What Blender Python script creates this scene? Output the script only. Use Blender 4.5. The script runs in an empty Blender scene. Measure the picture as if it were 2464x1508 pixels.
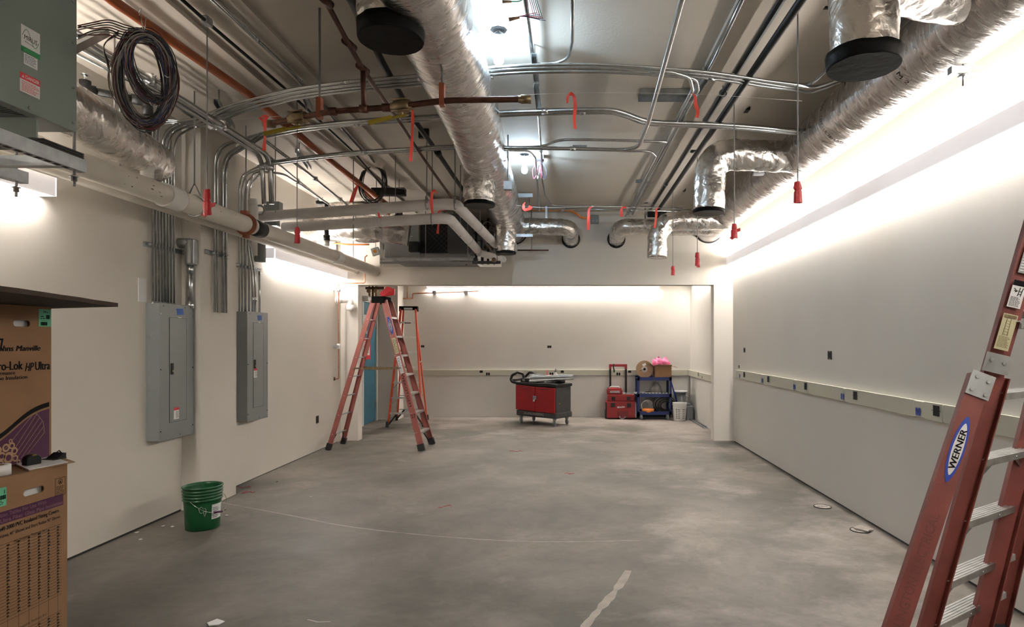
import bpy, math, random
from mathutils import Vector, Matrix, noise
random.seed(7)
SC = bpy.context.scene
COL = SC.collection
PI = math.pi

# ------------------------------------------------------------------ camera, world, exposure
F, VX, VY, H = 1500.0, 1365.0, 821.0, 1.6        # focal length in pixels, vanishing point, eye height
cam = bpy.data.cameras.new('camera')
cam.sensor_fit = 'HORIZONTAL'; cam.sensor_width = 36.0
cam.lens = 36.0 * F / 2464
cam.shift_x = (1232 - VX) / 2464
cam.shift_y = (VY - 754) / 2464
cam.clip_start = 0.05
co = bpy.data.objects.new('camera', cam); COL.objects.link(co)
co.location = (0, 0, H); co.rotation_euler = (PI / 2, 0, 0)
SC.camera = co
w = bpy.data.worlds.new('world'); SC.world = w; w.use_nodes = True
w.node_tree.nodes['Background'].inputs[0].default_value = (0.9, 0.95, 1, 1)
w.node_tree.nodes['Background'].inputs[1].default_value = 0.05
SC.view_settings.view_transform = 'Standard'; SC.view_settings.look = 'None'
SC.view_settings.gamma = 1.0; SC.view_settings.use_curve_mapping = False
SC.view_settings.exposure = 0.62
STRIP = 52.0      # wall light strips
BULB = 380.0      # bare bulbs
WARM = (1.0, 0.93, 0.86); COOL = (0.62, 0.82, 1.0)

# room numbers
XL, XR, ZC = -3.65, 2.67, 3.68           # walls, ceiling
YO, YB = 10.04, 13.19                    # wall with the wide opening, far wall
XBL, XBR = -3.88, 2.60                   # far room side walls
XCOL = -3.47

def PY(px, py, Y): return Vector(((px - VX) / F * Y, Y, H - (py - VY) / F * Y))
def PX(px, py, X): return PY(px, py, F * X / (px - VX))
def PZ(px, py, z): return PY(px, py, F * (H - z) / (py - VY))

# ------------------------------------------------------------------ materials
def lin(h):
    c = [int(h[i:i + 2], 16) / 255 for i in (0, 2, 4)]
    return tuple(x / 12.92 if x <= .04045 else ((x + .055) / 1.055) ** 2.4 for x in c)
MATS = {}
def mat(name, col, rough=.6, metal=0., bump=None, var=None, emit=None, trans=0., spec=None, ior=None):
    """bump=(scale,strength), var=(scale,amount)"""
    if name in MATS: return MATS[name]
    m = bpy.data.materials.new(name); m.use_nodes = True; MATS[name] = m
    nt = m.node_tree; b = nt.nodes['Principled BSDF']
    c = lin(col) if isinstance(col, str) else col
    b.inputs['Base Color'].default_value = (*c, 1)
    b.inputs['Roughness'].default_value = rough
    b.inputs['Metallic'].default_value = metal
    if trans: b.inputs['Transmission Weight'].default_value = trans
    if ior: b.inputs['IOR'].default_value = ior
    if spec is not None: b.inputs['Specular IOR Level'].default_value = spec
    tc = None
    if bump or var: tc = nt.nodes.new('ShaderNodeTexCoord')
    if var:
        n = nt.nodes.new('ShaderNodeTexNoise'); n.inputs['Scale'].default_value = var[0]; n.inputs['Detail'].default_value = 5
        nt.links.new(tc.outputs['Object'], n.inputs['Vector'])
        r = nt.nodes.new('ShaderNodeMapRange'); r.inputs['From Min'].default_value = .3; r.inputs['From Max'].default_value = .7
        r.inputs['To Min'].default_value = 1 - var[1]; r.inputs['To Max'].default_value = 1 + var[1]
        nt.links.new(n.outputs[0], r.inputs[0])
        mx = nt.nodes.new('ShaderNodeVectorMath'); mx.operation = 'SCALE'; mx.inputs[0].default_value = c
        nt.links.new(r.outputs[0], mx.inputs['Scale']); nt.links.new(mx.outputs[0], b.inputs['Base Color'])
    if bump:
        n = nt.nodes.new('ShaderNodeTexNoise'); n.inputs['Scale'].default_value = bump[0]; n.inputs['Detail'].default_value = 6
        nt.links.new(tc.outputs['Object'], n.inputs['Vector'])
        bm_ = nt.nodes.new('ShaderNodeBump'); bm_.inputs['Strength'].default_value = bump[1]; bm_.inputs['Distance'].default_value = .01
        nt.links.new(n.outputs[0], bm_.inputs['Height']); nt.links.new(bm_.outputs[0], b.inputs['Normal'])
    if emit:
        b.inputs['Emission Color'].default_value = (*emit[0], 1); b.inputs['Emission Strength'].default_value = emit[1]
    return m

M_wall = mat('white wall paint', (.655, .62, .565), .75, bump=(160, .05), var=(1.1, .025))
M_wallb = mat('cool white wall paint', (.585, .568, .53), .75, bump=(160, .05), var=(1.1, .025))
M_ceil = mat('beige ceiling paint', (.54, .495, .43), .8, bump=(50, .2), var=(1.3, .05))
M_rib = mat('beige ceiling rib', (.58, .53, .465), .8, var=(2, .04))
M_gap = mat('dark gap', (.03, .028, .025), .9)
M_emt = mat('galvanised steel tube', (.50, .52, .525), .24, 1., var=(14, .12), bump=(60, .08))
M_emtd = mat('dull galvanised steel', (.42, .44, .46), .45, 1., var=(9, .2))
M_zinc = mat('bright zinc fitting', (.66, .69, .71), .25, 1.)
M_strut = mat('strut channel steel', (.38, .40, .41), .5, 1., var=(12, .2))
M_slot = mat('strut slot shadow', (.015, .015, .015), .9)
M_rod = mat('threaded rod', (.34, .34, .34), .45, 1., bump=(700, .6))
M_cop = mat('aged copper', (.10, .048, .034), .42, .75, var=(9, .45), bump=(30, .15))
M_copb = mat('bright copper', (.50, .23, .14), .3, .9, var=(14, .25))
M_brass = mat('brass valve', (.26, .20, .12), .38, .9, var=(30, .25))
M_yel = mat('yellow lever', '867507', .5)
M_iron = mat('black iron pipe', (.014, .014, .013), .5, .3, bump=(60, .2), var=(8, .3))
M_org = mat('orange sprinkler pipe', (.34, .078, .018), .45, var=(5, .2))
M_orgh = mat('orange pipe hanger', (.27, .075, .035), .5)
M_orgflex = mat('orange flexible conduit', (.7, .22, .04), .45)
M_pvc = mat('off white painted pipe', (.66, .62, .55), .5, var=(4, .07), bump=(12, .15))
M_pvcw = mat('white plastic pipe', (.78, .77, .74), .35)
M_ins = mat('white pipe jacket', (.80, .77, .76), .5, bump=(25, .15), var=(6, .06))
M_blk = mat('black plastic', (.012, .012, .012), .5, spec=.3)
M_rub = mat('black rubber', (.022, .022, .022), .75)
M_film = mat('black plastic film', (.010, .010, .010), .42, bump=(14, .35), spec=.05)
M_redtape = mat('red tape', (.42, .010, .016), .42, bump=(45, .5))
M_rib_or = mat('fluorescent flagging ribbon', (.95, .10, .075), .5)
M_panel = mat('grey panel enamel', (.205, .222, .222), .42, var=(3, .04))
M_trafo = mat('grey green enamel', (.165, .20, .18), .45, var=(3, .05), bump=(120, .06))
M_trafod = mat('dark vent mesh', (.03, .034, .032), .7)
M_white = mat('white label', (.72, .72, .72), .6)
M_redl = mat('red label', (.6, .03, .04), .5)
M_green = mat('green sticker', (.10, .42, .25), .6)
M_ink = mat('black ink', (.010, .009, .010), .85, spec=.1)
M_grn = mat('green plastic', (.002, .075, .020), .38, bump=(20, .05))
M_card = mat('cardboard', (.235, .128, .060), .85, var=(6, .06), bump=(80, .1))
M_cardd = mat('dark cardboard', (.035, .021, .012), .9, var=(7, .15), bump=(60, .3))
M_cardl = mat('light cardboard', (.30, .19, .11), .85, var=(6, .06))
M_purple = mat('purple print', (.062, .010, .045), .75)
M_tanl = mat('tan print line', (.38, .24, .13), .8)
M_paper = mat('paper', (.76, .77, .79), .8)
M_fib = mat('faded red fibreglass', (.175, .042, .032), .55, var=(7, .16), bump=(90, .15))
M_fib2 = mat('faded pink red fibreglass', (.30, .088, .072), .55, var=(7, .12))
M_fibo = mat('bright orange fibreglass', (.55, .065, .022), .45)
M_alu = mat('ladder aluminium', (.62, .62, .61), .4, 1., var=(10, .18), bump=(50, .1))
M_alug = mat('grey painted steel', (.30, .31, .31), .5, .6, var=(10, .15))
M_blue = mat('blue label', (.015, .045, .33), .5)
M_bluet = mat('blue tape', (.02, .10, .42), .6)
M_door = mat('blue door paint', (.035, .135, .20), .5, var=(4, .12))
M_frame = mat('door frame paint', (.63, .64, .60), .5)
M_race = mat('ivory raceway', (.46, .455, .375), .5)
M_fix = mat('white housing added glow', (.80, .78, .79), .5, emit=((1, .95, .97), .22))  # weak emission added to the housing so its front face reads bright
M_redp = mat('red plastic', (.27, .005, .009), .4, var=(5, .1))
M_redb = mat('dull red plastic', (.22, .008, .010), .4)
M_dkp = mat('charcoal plastic', (.035, .035, .036), .55, var=(10, .2))
M_dblue = mat('dark blue steel', (.010, .022, .12), .45)
M_clear = mat('clear plastic', (.85, .88, .9), .12, trans=.75, ior=1.3)
M_pink = mat('pink plastic bag', (.70, .16, .32), .3, bump=(30, .6))
M_grey = mat('grey plastic', (.20, .21, .22), .5)
M_fcu = mat('grey sheet metal', (.25, .25, .255), .5, .6, var=(3, .1))
M_fcud = mat('dark sheet metal', (.075, .075, .08), .55, .4)
M_hole = mat('dark opening', (.008, .008, .008), .9)
M_wirer = mat('red brown wire', (.11, .03, .032), .45)
M_wireb = mat('black wire', (.02, .02, .02), .45)
M_wireg = mat('grey wire', (.24, .23, .21), .45)
M_wirebl = mat('blue wire', (.03, .04, .12), .45)
M_wirep = mat('pink wire', (.40, .03, .09), .45)
M_filler = mat('pale floor filler', (.31, .28, .25), .85, var=(14, .15))
M_glow = mat('fixture diffuser', (.9, .9, .9), .5, emit=(WARM, STRIP))
M_bulb = mat('lit bulb', (.9, .95, 1), .3, emit=(COOL, BULB))
M_orangel = mat('orange sticker', (.9, .35, .03), .5)

def foil_mat(name, base, rough, s, fine=20, fa=.35, dist=.02):
    m = bpy.data.materials.new(name); m.use_nodes = True; nt = m.node_tree; b = nt.nodes['Principled BSDF']
    b.inputs['Base Color'].default_value = (*base, 1); b.inputs['Metallic'].default_value = 1; b.inputs['Roughness'].default_value = rough
    tc = nt.nodes.new('ShaderNodeTexCoord'); mp = nt.nodes.new('ShaderNodeMapping'); mp.inputs['Scale'].default_value = s
    nt.links.new(tc.outputs['Object'], mp.inputs[0])
    n1 = nt.nodes.new('ShaderNodeTexNoise'); n1.inputs['Scale'].default_value = 5; n1.inputs['Detail'].default_value = 5; n1.inputs['Roughness'].default_value = .5; n1.inputs['Distortion'].default_value = 1.4
    nt.links.new(mp.outputs[0], n1.inputs[0])
    v = nt.nodes.new('ShaderNodeTexNoise'); v.inputs['Scale'].default_value = fine; v.inputs['Detail'].default_value = 4; v.inputs['Distortion'].default_value = .8
    nt.links.new(mp.outputs[0], v.inputs['Vector'])
    ad = nt.nodes.new('ShaderNodeMath'); ad.operation = 'MULTIPLY_ADD'; ad.inputs[1].default_value = fa
    nt.links.new(v.outputs[0], ad.inputs[0]); nt.links.new(n1.outputs[0], ad.inputs[2])
    bp = nt.nodes.new('ShaderNodeBump'); bp.inputs['Strength'].default_value = .7; bp.inputs['Distance'].default_value = dist
    nt.links.new(ad.outputs[0], bp.inputs['Height']); nt.links.new(bp.outputs[0], b.inputs['Normal'])
    rm = nt.nodes.new('ShaderNodeMapRange'); rm.inputs['To Min'].default_value = rough - .08; rm.inputs['To Max'].default_value = rough + .14
    nt.links.new(n1.outputs[0], rm.inputs[0]); nt.links.new(rm.outputs[0], b.inputs['Roughness'])
    return m
M_foil = foil_mat('foil duct wrap', (.74, .715, .69), .24, (1, 1, 1), 18, .35, .022)
M_foilr = foil_mat('foil duct wrap ringed', (.64, .615, .60), .24, (.8, 2.2, .8), 17, .40, .012)

def floor_mat():
    m = bpy.data.materials.new('dusty concrete'); m.use_nodes = True; nt = m.node_tree; b = nt.nodes['Principled BSDF']
    tc = nt.nodes.new('ShaderNodeTexCoord'); L = nt.links.new
    def nz(scale, det, dist=0, sx=1, sy=1):
        mp = nt.nodes.new('ShaderNodeMapping'); mp.inputs['Scale'].default_value = (sx, sy, 1); L(tc.outputs['Object'], mp.inputs[0])
        n = nt.nodes.new('ShaderNodeTexNoise'); n.inputs['Scale'].default_value = scale; n.inputs['Detail'].default_value = det
        n.inputs['Distortion'].default_value = dist; n.inputs['Roughness'].default_value = .62; L(mp.outputs[0], n.inputs[0]); return n
    def ramp(src, stops):
        r = nt.nodes.new('ShaderNodeValToRGB'); e = r.color_ramp.elements
        e[0].position, e[0].color = stops[0][0], (*stops[0][1], 1); e[1].position, e[1].color = stops[-1][0], (*stops[-1][1], 1)
        for p, c in stops[1:-1]:
            x = e.new(p); x.color = (*c, 1)
        L(src, r.inputs[0]); return r
    a = nz(.85, 10, .25)
    r1 = ramp(a.outputs[0], [(.36, (.058, .055, .044)), (.5, (.104, .094, .077)), (.66, (.160, .141, .118))])
    # dust toward far end and right wall; also paints in dimmer light near left
    sx = nt.nodes.new('ShaderNodeSeparateXYZ'); L(tc.outputs['Object'], sx.inputs[0])
    my = nt.nodes.new('ShaderNodeMapRange'); my.inputs['From Min'].default_value = 3.5; my.inputs['From Max'].default_value = 9.0
    my.inputs['To Min'].default_value = -.20; my.inputs['To Max'].default_value = .16; L(sx.outputs[1], my.inputs[0])
    mx_ = nt.nodes.new('ShaderNodeMapRange'); mx_.inputs['From Min'].default_value = 0; mx_.inputs['From Max'].default_value = 2.6
    mx_.inputs['To Min'].default_value = 0; mx_.inputs['To Max'].default_value = .13; L(sx.outputs[0], mx_.inputs[0])
    d = nz(1.0, 11, .25, 1, 1.3)
    s1 = nt.nodes.new('ShaderNodeMath'); L(d.outputs[0], s1.inputs[0]); L(my.outputs[0], s1.inputs[1])
    s2 = nt.nodes.new('ShaderNodeMath'); L(s1.outputs[0], s2.inputs[0]); L(mx_.outputs[0], s2.inputs[1])
    rd = ramp(s2.outputs[0], [(.40, (0, 0, 0)), (.56, (.5, .5, .5)), (.76, (.95, .95, .95))])
    mix = nt.nodes.new('ShaderNodeMix'); mix.data_type = 'RGBA'; L(rd.outputs[0], mix.inputs[0]); L(r1.outputs[0], mix.inputs[6])
    mix.inputs[7].default_value = (.35, .308, .285, 1)
    f = nz(14, 8, 1.0, 1, 1)
    rf = nt.nodes.new('ShaderNodeMapRange'); rf.inputs['From Min'].default_value = .3; rf.inputs['From Max'].default_value = .7
    rf.inputs['To Min'].default_value = .86; rf.inputs['To Max'].default_value = 1.12; L(f.outputs[0], rf.inputs[0])
    ml = nt.nodes.new('ShaderNodeVectorMath'); ml.operation = 'SCALE'; L(mix.outputs[2], ml.inputs[0]); L(rf.outputs[0], ml.inputs['Scale'])
    # greenish stains
    g = nz(2.3, 6, .4); rg = ramp(g.outputs[0], [(.62, (0, 0, 0)), (.74, (.5, .5, .5))])
    m2 = nt.nodes.new('ShaderNodeMix'); m2.data_type = 'RGBA'; L(rg.outputs[0], m2.inputs[0]); L(ml.outputs[0], m2.inputs[6]); m2.inputs[7].default_value = (.078, .080, .065, 1)
    L(m2.outputs[2], b.inputs['Base Color'])
    rr = nt.nodes.new('ShaderNodeMapRange'); rr.inputs['To Min'].default_value = .42; rr.inputs['To Max'].default_value = .8; L(s2.outputs[0], rr.inputs[0]); L(rr.outputs[0], b.inputs['Roughness'])
    bp = nt.nodes.new('ShaderNodeBump'); bp.inputs['Strength'].default_value = .25; bp.inputs['Distance'].default_value = .004; L(f.outputs[0], bp.inputs['Height']); L(bp.outputs[0], b.inputs['Normal'])
    return m
M_floor = floor_mat()

# ------------------------------------------------------------------ mesh building
ORG = {}
def fillet(pts, R, n=7):
    pts = [Vector(p) for p in pts]
    if R <= 0 or len(pts) < 3: return pts
    out = [pts[0]]
    for i in range(1, len(pts) - 1):
        a, p, b = pts[i - 1], pts[i], pts[i + 1]
        u, v = (a - p), (b - p); lu, lv = u.length, v.length
        if lu < 1e-6 or lv < 1e-6: continue
        u /= lu; v /= lv
        ang = u.angle(v)
        if ang > PI - .02: out.append(p); continue
        t = min(R / math.tan(ang / 2), lu * .48, lv * .48)
        s, e = p + u * t, p + v * t
        for k in range(n + 1):
            q = k / n
            out.append((1 - q) ** 2 * s + 2 * q * (1 - q) * p + q * q * e)
    out.append(pts[-1]); return out
def spline(pts, n=6):
    P = [Vector(p) for p in pts]
    if len(P) < 3: return P
    P = [P[0] * 2 - P[1]] + P + [P[-1] * 2 - P[-2]]
    out = []
    for i in range(1, len(P) - 2):
        a, b, c, d = P[i - 1:i + 3]
        for k in range(n):
            t = k / n
            out.append(.5 * ((2 * b) + (c - a) * t + (2 * a - 5 * b + 4 * c - d) * t * t + (3 * b - a - 3 * c + d) * t ** 3))
    out.append(P[-2]); return out
def resample(pts, step):
    L = [0]
    for a, b in zip(pts, pts[1:]): L.append(L[-1] + (b - a).length)
    n = max(2, int(L[-1] / step)); out = []; j = 0
    for i in range(n + 1):
        s = L[-1] * i / n
        while j < len(pts) - 2 and L[j + 1] < s: j += 1
        d = L[j + 1] - L[j]
        out.append(pts[j].lerp(pts[j + 1], (s - L[j]) / d if d > 1e-9 else 0))
    return out

class MB:
    def __init__(s): s.v = []; s.f = []; s.sm = []
    def add(s, vs, fs, smooth=False):
        n = len(s.v); s.v += [Vector(v) for v in vs]; s.f += [tuple(i + n for i in f) for f in fs]; s.sm += [smooth] * len(fs); return s
    def box(s, x0, x1, y0, y1, z0, z1):
        vs = [(x, y, z) for x in (x0, x1) for y in (y0, y1) for z in (z0, z1)]
        return s.add(vs, [(0, 1, 3, 2), (4, 6, 7, 5), (0, 4, 5, 1), (2, 3, 7, 6), (0, 2, 6, 4), (1, 5, 7, 3)])
    def obox(s, c, ux, uy, uz, sx, sy, sz):
        """box about c with half sizes along unit axes"""
        c = Vector(c); vs = [c + ux * (a * sx) + uy * (b * sy) + uz * (d * sz) for a in (-1, 1) for b in (-1, 1) for d in (-1, 1)]
        return s.add(vs, [(0, 1, 3, 2), (4, 6, 7, 5), (0, 4, 5, 1), (2, 3, 7, 6), (0, 2, 6, 4), (1, 5, 7, 3)])
    def bar(s, p0, p1, up, wdt, hgt):
        p0, p1 = Vector(p0), Vector(p1); d = (p1 - p0); L = d.length; d /= L
        up = Vector(up); up = (up - d * up.dot(d)).normalized(); sd = d.cross(up)
        return s.obox((p0 + p1) / 2, d, sd, up, L / 2, wdt / 2, hgt / 2)
    def sweep(s, p0, p1, up, prof, closed=True):
        """extrude the 2-D outline prof (side, up) from p0 to p1"""
        p0, p1 = Vector(p0), Vector(p1); d = (p1 - p0).normalized()
        up = Vector(up); up = (up - d * up.dot(d)).normalized(); sd = d.cross(up); n = len(prof)
        vs = [p + sd * a + up * b for p in (p0, p1) for a, b in prof]
        fs = [(i, (i + 1) % n, n + (i + 1) % n, n + i) for i in range(n)] + [tuple(range(n - 1, -1, -1)), tuple(range(n, 2 * n))]
        return s.add(vs, fs)
    def channel(s, p0, p1, up, web, fl, t=.004):
        """C channel: web across the side direction at up=0, flanges pointing to +up"""
        a = web / 2
        return s.sweep(p0, p1, up, [(-a, 0), (a, 0), (a, fl), (a - t, fl), (a - t, t), (-a + t, t), (-a + t, fl), (-a, fl)])
    def tube(s, pts, r, seg=10, cap=True, rf=None, smooth=True):
        pts = [Vector(p) for p in pts]; P = [pts[0]]
        for p in pts[1:]:
            if (p - P[-1]).length > 1e-5: P.append(p)
        n = len(P); T = []
        for i in range(n):
            a = P[max(i - 1, 0)]; b = P[min(i + 1, n - 1)]; T.append((b - a).normalized())
        nrm = T[0].orthogonal().normalized(); base = len(s.v); vs = []
        for i in range(n):
            nrm = (nrm - T[i] * nrm.dot(T[i])).normalized(); bi = T[i].cross(nrm)
            for k in range(seg):
                a = 2 * PI * k / seg; dr = nrm * math.cos(a) + bi * math.sin(a)
                rr = r(i / (n - 1)) if callable(r) else r
                if rf: rr = rf(P[i] + dr * rr, rr, i, k, n)
                vs.append(P[i] + dr * rr)
        fs = [(i * seg + k, i * seg + (k + 1) % seg, (i + 1) * seg + (k + 1) % seg, (i + 1) * seg + k) for i in range(n - 1) for k in range(seg)]
        s.add(vs, fs, smooth)
        if cap: s.add([], []); s.f += [tuple(base + k for k in range(seg - 1, -1, -1)), tuple(base + (n - 1) * seg + k for k in range(seg))]; s.sm += [False, False]
        return s
    def cyl(s, p0, p1, r, seg=16, r1=None):
        r1 = r if r1 is None else r1
        return s.tube([p0, p1], (lambda t: r + (r1 - r) * t), seg)
    def lathe(s, c, prof, seg=24, axis=Vector((0, 0, 1)), cap=True):
        c = Vector(c); axis = Vector(axis).normalized(); u = axis.orthogonal().normalized(); v = axis.cross(u); vs = []
        for r, h in prof:
            for k in range(seg):
                a = 2 * PI * k / seg; vs.append(c + axis * h + (u * math.cos(a) + v * math.sin(a)) * max(r, 1e-4))
        n = len(prof); fs = [(i * seg + k, i * seg + (k + 1) % seg, (i + 1) * seg + (k + 1) % seg, (i + 1) * seg + k) for i in range(n - 1) for k in range(seg)]
        b = len(s.v); s.add(vs, fs, True)
        if cap: s.f += [tuple(b + k for k in range(seg - 1, -1, -1)), tuple(b + (n - 1) * seg + k for k in range(seg))]; s.sm += [False, False]
        return s
    def torus(s, c, R, r, axis, seg=24, sub=8, a0=0, a1=2 * PI, sx=1, sy=1, u=None):
        c = Vector(c); axis = Vector(axis).normalized(); u = Vector(u) if u else axis.orthogonal().normalized(); v = axis.cross(u)
        pts = [c + u * (math.cos(a0 + (a1 - a0) * k / seg) * R * sx) + v * (math.sin(a0 + (a1 - a0) * k / seg) * R * sy) for k in range(seg + 1)]
        return s.tube(pts, r, sub)
    def poly(s, pts, ext):
        """prism: polygon pts pushed along ext"""
        pts = [Vector(p) for p in pts]; ext = Vector(ext); n = len(pts)
        return s.add(pts + [p + ext for p in pts], [tuple(range(n - 1, -1, -1)), tuple(range(n, 2 * n))] + [(i, (i + 1) % n, n + (i + 1) % n, n + i) for i in range(n)])
    def build(s, name, m, parent=None, local=False, origin=None, bevel=0):
        me = bpy.data.meshes.new(name)
        if local: o0 = Vector((0, 0, 0))
        elif parent is not None: o0 = ORG[parent.name]
        elif origin is not None: o0 = Vector(origin)
        else:
            xs = [v.x for v in s.v]; ys = [v.y for v in s.v]; zs = [v.z for v in s.v]
            o0 = Vector(((min(xs) + max(xs)) / 2, (min(ys) + max(ys)) / 2, min(zs)))
        me.from_pydata([v - o0 for v in s.v], [], s.f)
        me.polygons.foreach_set('use_smooth', s.sm); me.materials.append(m); me.update()
        import bmesh
        b = bmesh.new(); b.from_mesh(me); bmesh.ops.recalc_face_normals(b, faces=b.faces); b.to_mesh(me); b.free()
        o = bpy.data.objects.new(name, me); COL.objects.link(o)
        if parent is not None: o.parent = parent
        else: o.location = o0
        ORG[o.name] = o0
        if bevel:
            bv = o.modifiers.new('bevel', 'BEVEL'); bv.width = bevel; bv.segments = 2; bv.limit_method = 'ANGLE'
        return o

def tag(o, label, cat, group=None):
    o['label'] = label; o['category'] = cat
    if group: o['group'] = group
    return o
def thing(name, label, cat, loc=(0, 0, 0), rotz=0, group=None):
    o = bpy.data.objects.new(name, None); COL.objects.link(o); o.empty_display_size = .1
    o.location = loc; o.rotation_euler = (0, 0, rotz); ORG[o.name] = Vector(loc)
    return tag(o, label, cat, group)
def struct(o): o['kind'] = 'structure'; return o
def plab(o, label): o['label'] = label; return o
def copy_tree(o, parent=None):
    c = o.copy(); COL.objects.link(c)
    if parent is not None: c.parent = parent
    ORG[c.name] = ORG.get(o.name, Vector())
    for ch in list(o.children):
        copy_tree(ch, c)
    return c
ORD = ['first', 'second', 'third', 'fourth', 'fifth', 'sixth', 'seventh', 'eighth', 'ninth', 'tenth']

# lettering
def glyphs(text, size, shear=0, bold=0, align='LEFT', width=None):
    cu = bpy.data.curves.new('lettering', 'FONT'); cu.body = text; cu.size = size; cu.shear = shear; cu.offset = bold
    cu.align_x = align; cu.resolution_u = 3
    o = bpy.data.objects.new('lettering', cu); COL.objects.link(o)
    dg = bpy.context.evaluated_depsgraph_get(); dg.update()
    me = bpy.data.meshes.new_from_object(o.evaluated_get(dg))
    vs = [v.co.copy() for v in me.vertices]; fs = [tuple(p.vertices) for p in me.polygons]
    bpy.data.objects.remove(o); bpy.data.curves.remove(cu); bpy.data.meshes.remove(me)
    if width and vs:
        x0 = min(v.x for v in vs); x1 = max(v.x for v in vs); k = width / (x1 - x0)
        for v in vs: v.x = (v.x - x0) * k + (x0 if align == 'LEFT' else x0 * k)
    return vs, fs
class Plane:
    """a flat face to print on: origin o, right u, up v, lifted by n"""
    def __init__(s, o, u, v, lift=.0015):
        s.o = Vector(o); s.u = Vector(u).normalized(); s.v = Vector(v).normalized(); s.n = s.u.cross(s.v).normalized(); s.l = lift
    def p(s, x, y, l=None): return s.o + s.u * x + s.v * y + s.n * (s.l if l is None else l)
    def text(s, mb, t, x, y, size, l=None, fat=0, **k):
        vs, fs = glyphs(t, size, **k); l = s.l if l is None else l
        for i, d in enumerate((-fat, 0, fat) if fat else (0,)):
            mb.add([s.p(x + a.x + d, y + a.y, l + i * .00015) for a in vs], fs)
    def rect(s, mb, x0, y0, x1, y1, l=None, th=.0006):
        l = s.l if l is None else l
        mb.poly([s.p(x0, y0, l - th), s.p(x1, y0, l - th), s.p(x1, y1, l - th), s.p(x0, y1, l - th)], s.n * th)
    def pl(s, mb, pts, l=None, th=.0006):
        l = s.l if l is None else l
        mb.poly([s.p(x, y, l - th) for x, y in pts], s.n * th)
    def line(s, mb, x0, y0, x1, y1, wd, l=None):
        d = Vector((x1 - x0, y1 - y0)); 
        if d.length < 1e-6: return
        q = Vector((-d.y, d.x)).normalized() * wd / 2
        s.pl(mb, [(x0 - q.x, y0 - q.y), (x1 - q.x, y1 - q.y), (x1 + q.x, y1 + q.y), (x0 + q.x, y0 + q.y)], l)
    def ring(s, mb, cx, cy, r0, r1, l=None, seg=20, sx=1, sy=1):
        l = s.l if l is None else l
        vs = []; fs = []
        for k in range(seg):
            a = 2 * PI * k / seg
            for r in (r0, r1): vs.append(s.p(cx + math.cos(a) * r * sx, cy + math.sin(a) * r * sy, l))
        for k in range(seg):
            j = (k + 1) % seg; fs.append((2 * k, 2 * k + 1, 2 * j + 1, 2 * j))
        mb.add(vs, fs)
    def disc(s, mb, cx, cy, rx, ry, l=None, seg=24):
        s.pl(mb, [(cx + math.cos(2 * PI * k / seg) * rx, cy + math.sin(2 * PI * k / seg) * ry) for k in range(seg)], l)
    def fine(s, mb, x0, y0, x1, y1, rows, th=.35, l=None, seed=1):
        """small print too fine to read: rows of short dashes"""
        rnd = random.Random(seed); hh = (y1 - y0) / rows
        for i in range(rows):
            y = y1 - hh * (i + .5); x = x0; end = x0 + (x1 - x0) * rnd.uniform(.7, 1)
            while x < end:
                ww = rnd.uniform(.6, 2.2) * hh; s.line(mb, x, y, min(x + ww, x1), y, hh * th, l); x += ww + hh * .45
# ------------------------------------------------------------------ the room
def S(mb, name, m, parent=None): return struct(mb.build(name, m, parent))
floor = S(MB().box(-4.1, 2.95, -2.2, 13.4, -.12, 0), 'floor', M_floor)
ceil = S(MB().box(-4.1, 2.95, -2.2, 13.4, ZC, ZC + .1), 'ceiling', M_ceil)
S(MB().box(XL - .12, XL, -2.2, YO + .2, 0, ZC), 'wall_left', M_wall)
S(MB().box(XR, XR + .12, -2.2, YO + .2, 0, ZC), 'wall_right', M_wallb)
S(MB().box(XL - .12, XR + .12, -2.3, -2.2, 0, ZC), 'wall_back', M_wall)
m = MB()
ZH, ZW = 2.51, 2.80
XA, XB2 = -3.37, 2.36
m.box(XL - .2, XA, YO, YO + .2, 0, ZH); m.box(XB2, XR + .1, YO, YO + .2, 0, ZH)
m.box(XL - .2, XR + .1, YO, YO + .2, ZH, ZW); m.box(XL - .2, -3.02, YO, YO + .2, ZW, ZC); m.box(-1.06, XR + .1, YO, YO + .2, ZW, ZC)
S(m, 'wall_front', M_wall)
S(MB().box(XL - .01, XCOL, 5.9, 6.53, 0, ZC), 'wall_column', M_wall)
# far room
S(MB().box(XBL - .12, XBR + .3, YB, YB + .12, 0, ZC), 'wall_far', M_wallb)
m = MB(); m.box(XBL - .12, XBL, YO + .2, 11.78, 0, ZC).box(XBL - .12, XBL, 12.62, YB, 0, ZC).box(XBL - .12, XBL, 11.78, 12.62, 2.37, ZC)
S(m, 'wall_far_left', M_wall)
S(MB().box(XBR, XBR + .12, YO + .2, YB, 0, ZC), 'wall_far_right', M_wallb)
S(MB().box(XBL, -3.46, 12.72, YB, 0, 3.0), 'wall_chase', M_wall)
S(MB().box(XBL, XBR, YO + .2, YB, 3.02, 3.1), 'ceiling_far', M_wall)
# dark strips painting in the shade of the gap under the plasterboard, and the raised ribs of the ceiling
m = MB(); m.box(XL, XL + .006, 2.2, 5.88, .002, .016); m.box(XL, XL + .004, 6.55, 9.9, .002, .008)
S(m, 'gap_shade_left', M_gap)
m = MB(); m.box(XR - .006, XR, -1, 9.95, .001, .012); S(m, 'gap_shade_right', M_gap)
for i, (a, b) in enumerate([(-2.67, -2.42), (-2.2, -1.96), (1.03, 1.27), (1.30, 1.56)]):
    S(MB().box(a, b, -2, YO, ZC - (.03 if i != 3 else .055), ZC), 'trim_%d' % (i + 1), M_rib)
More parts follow.
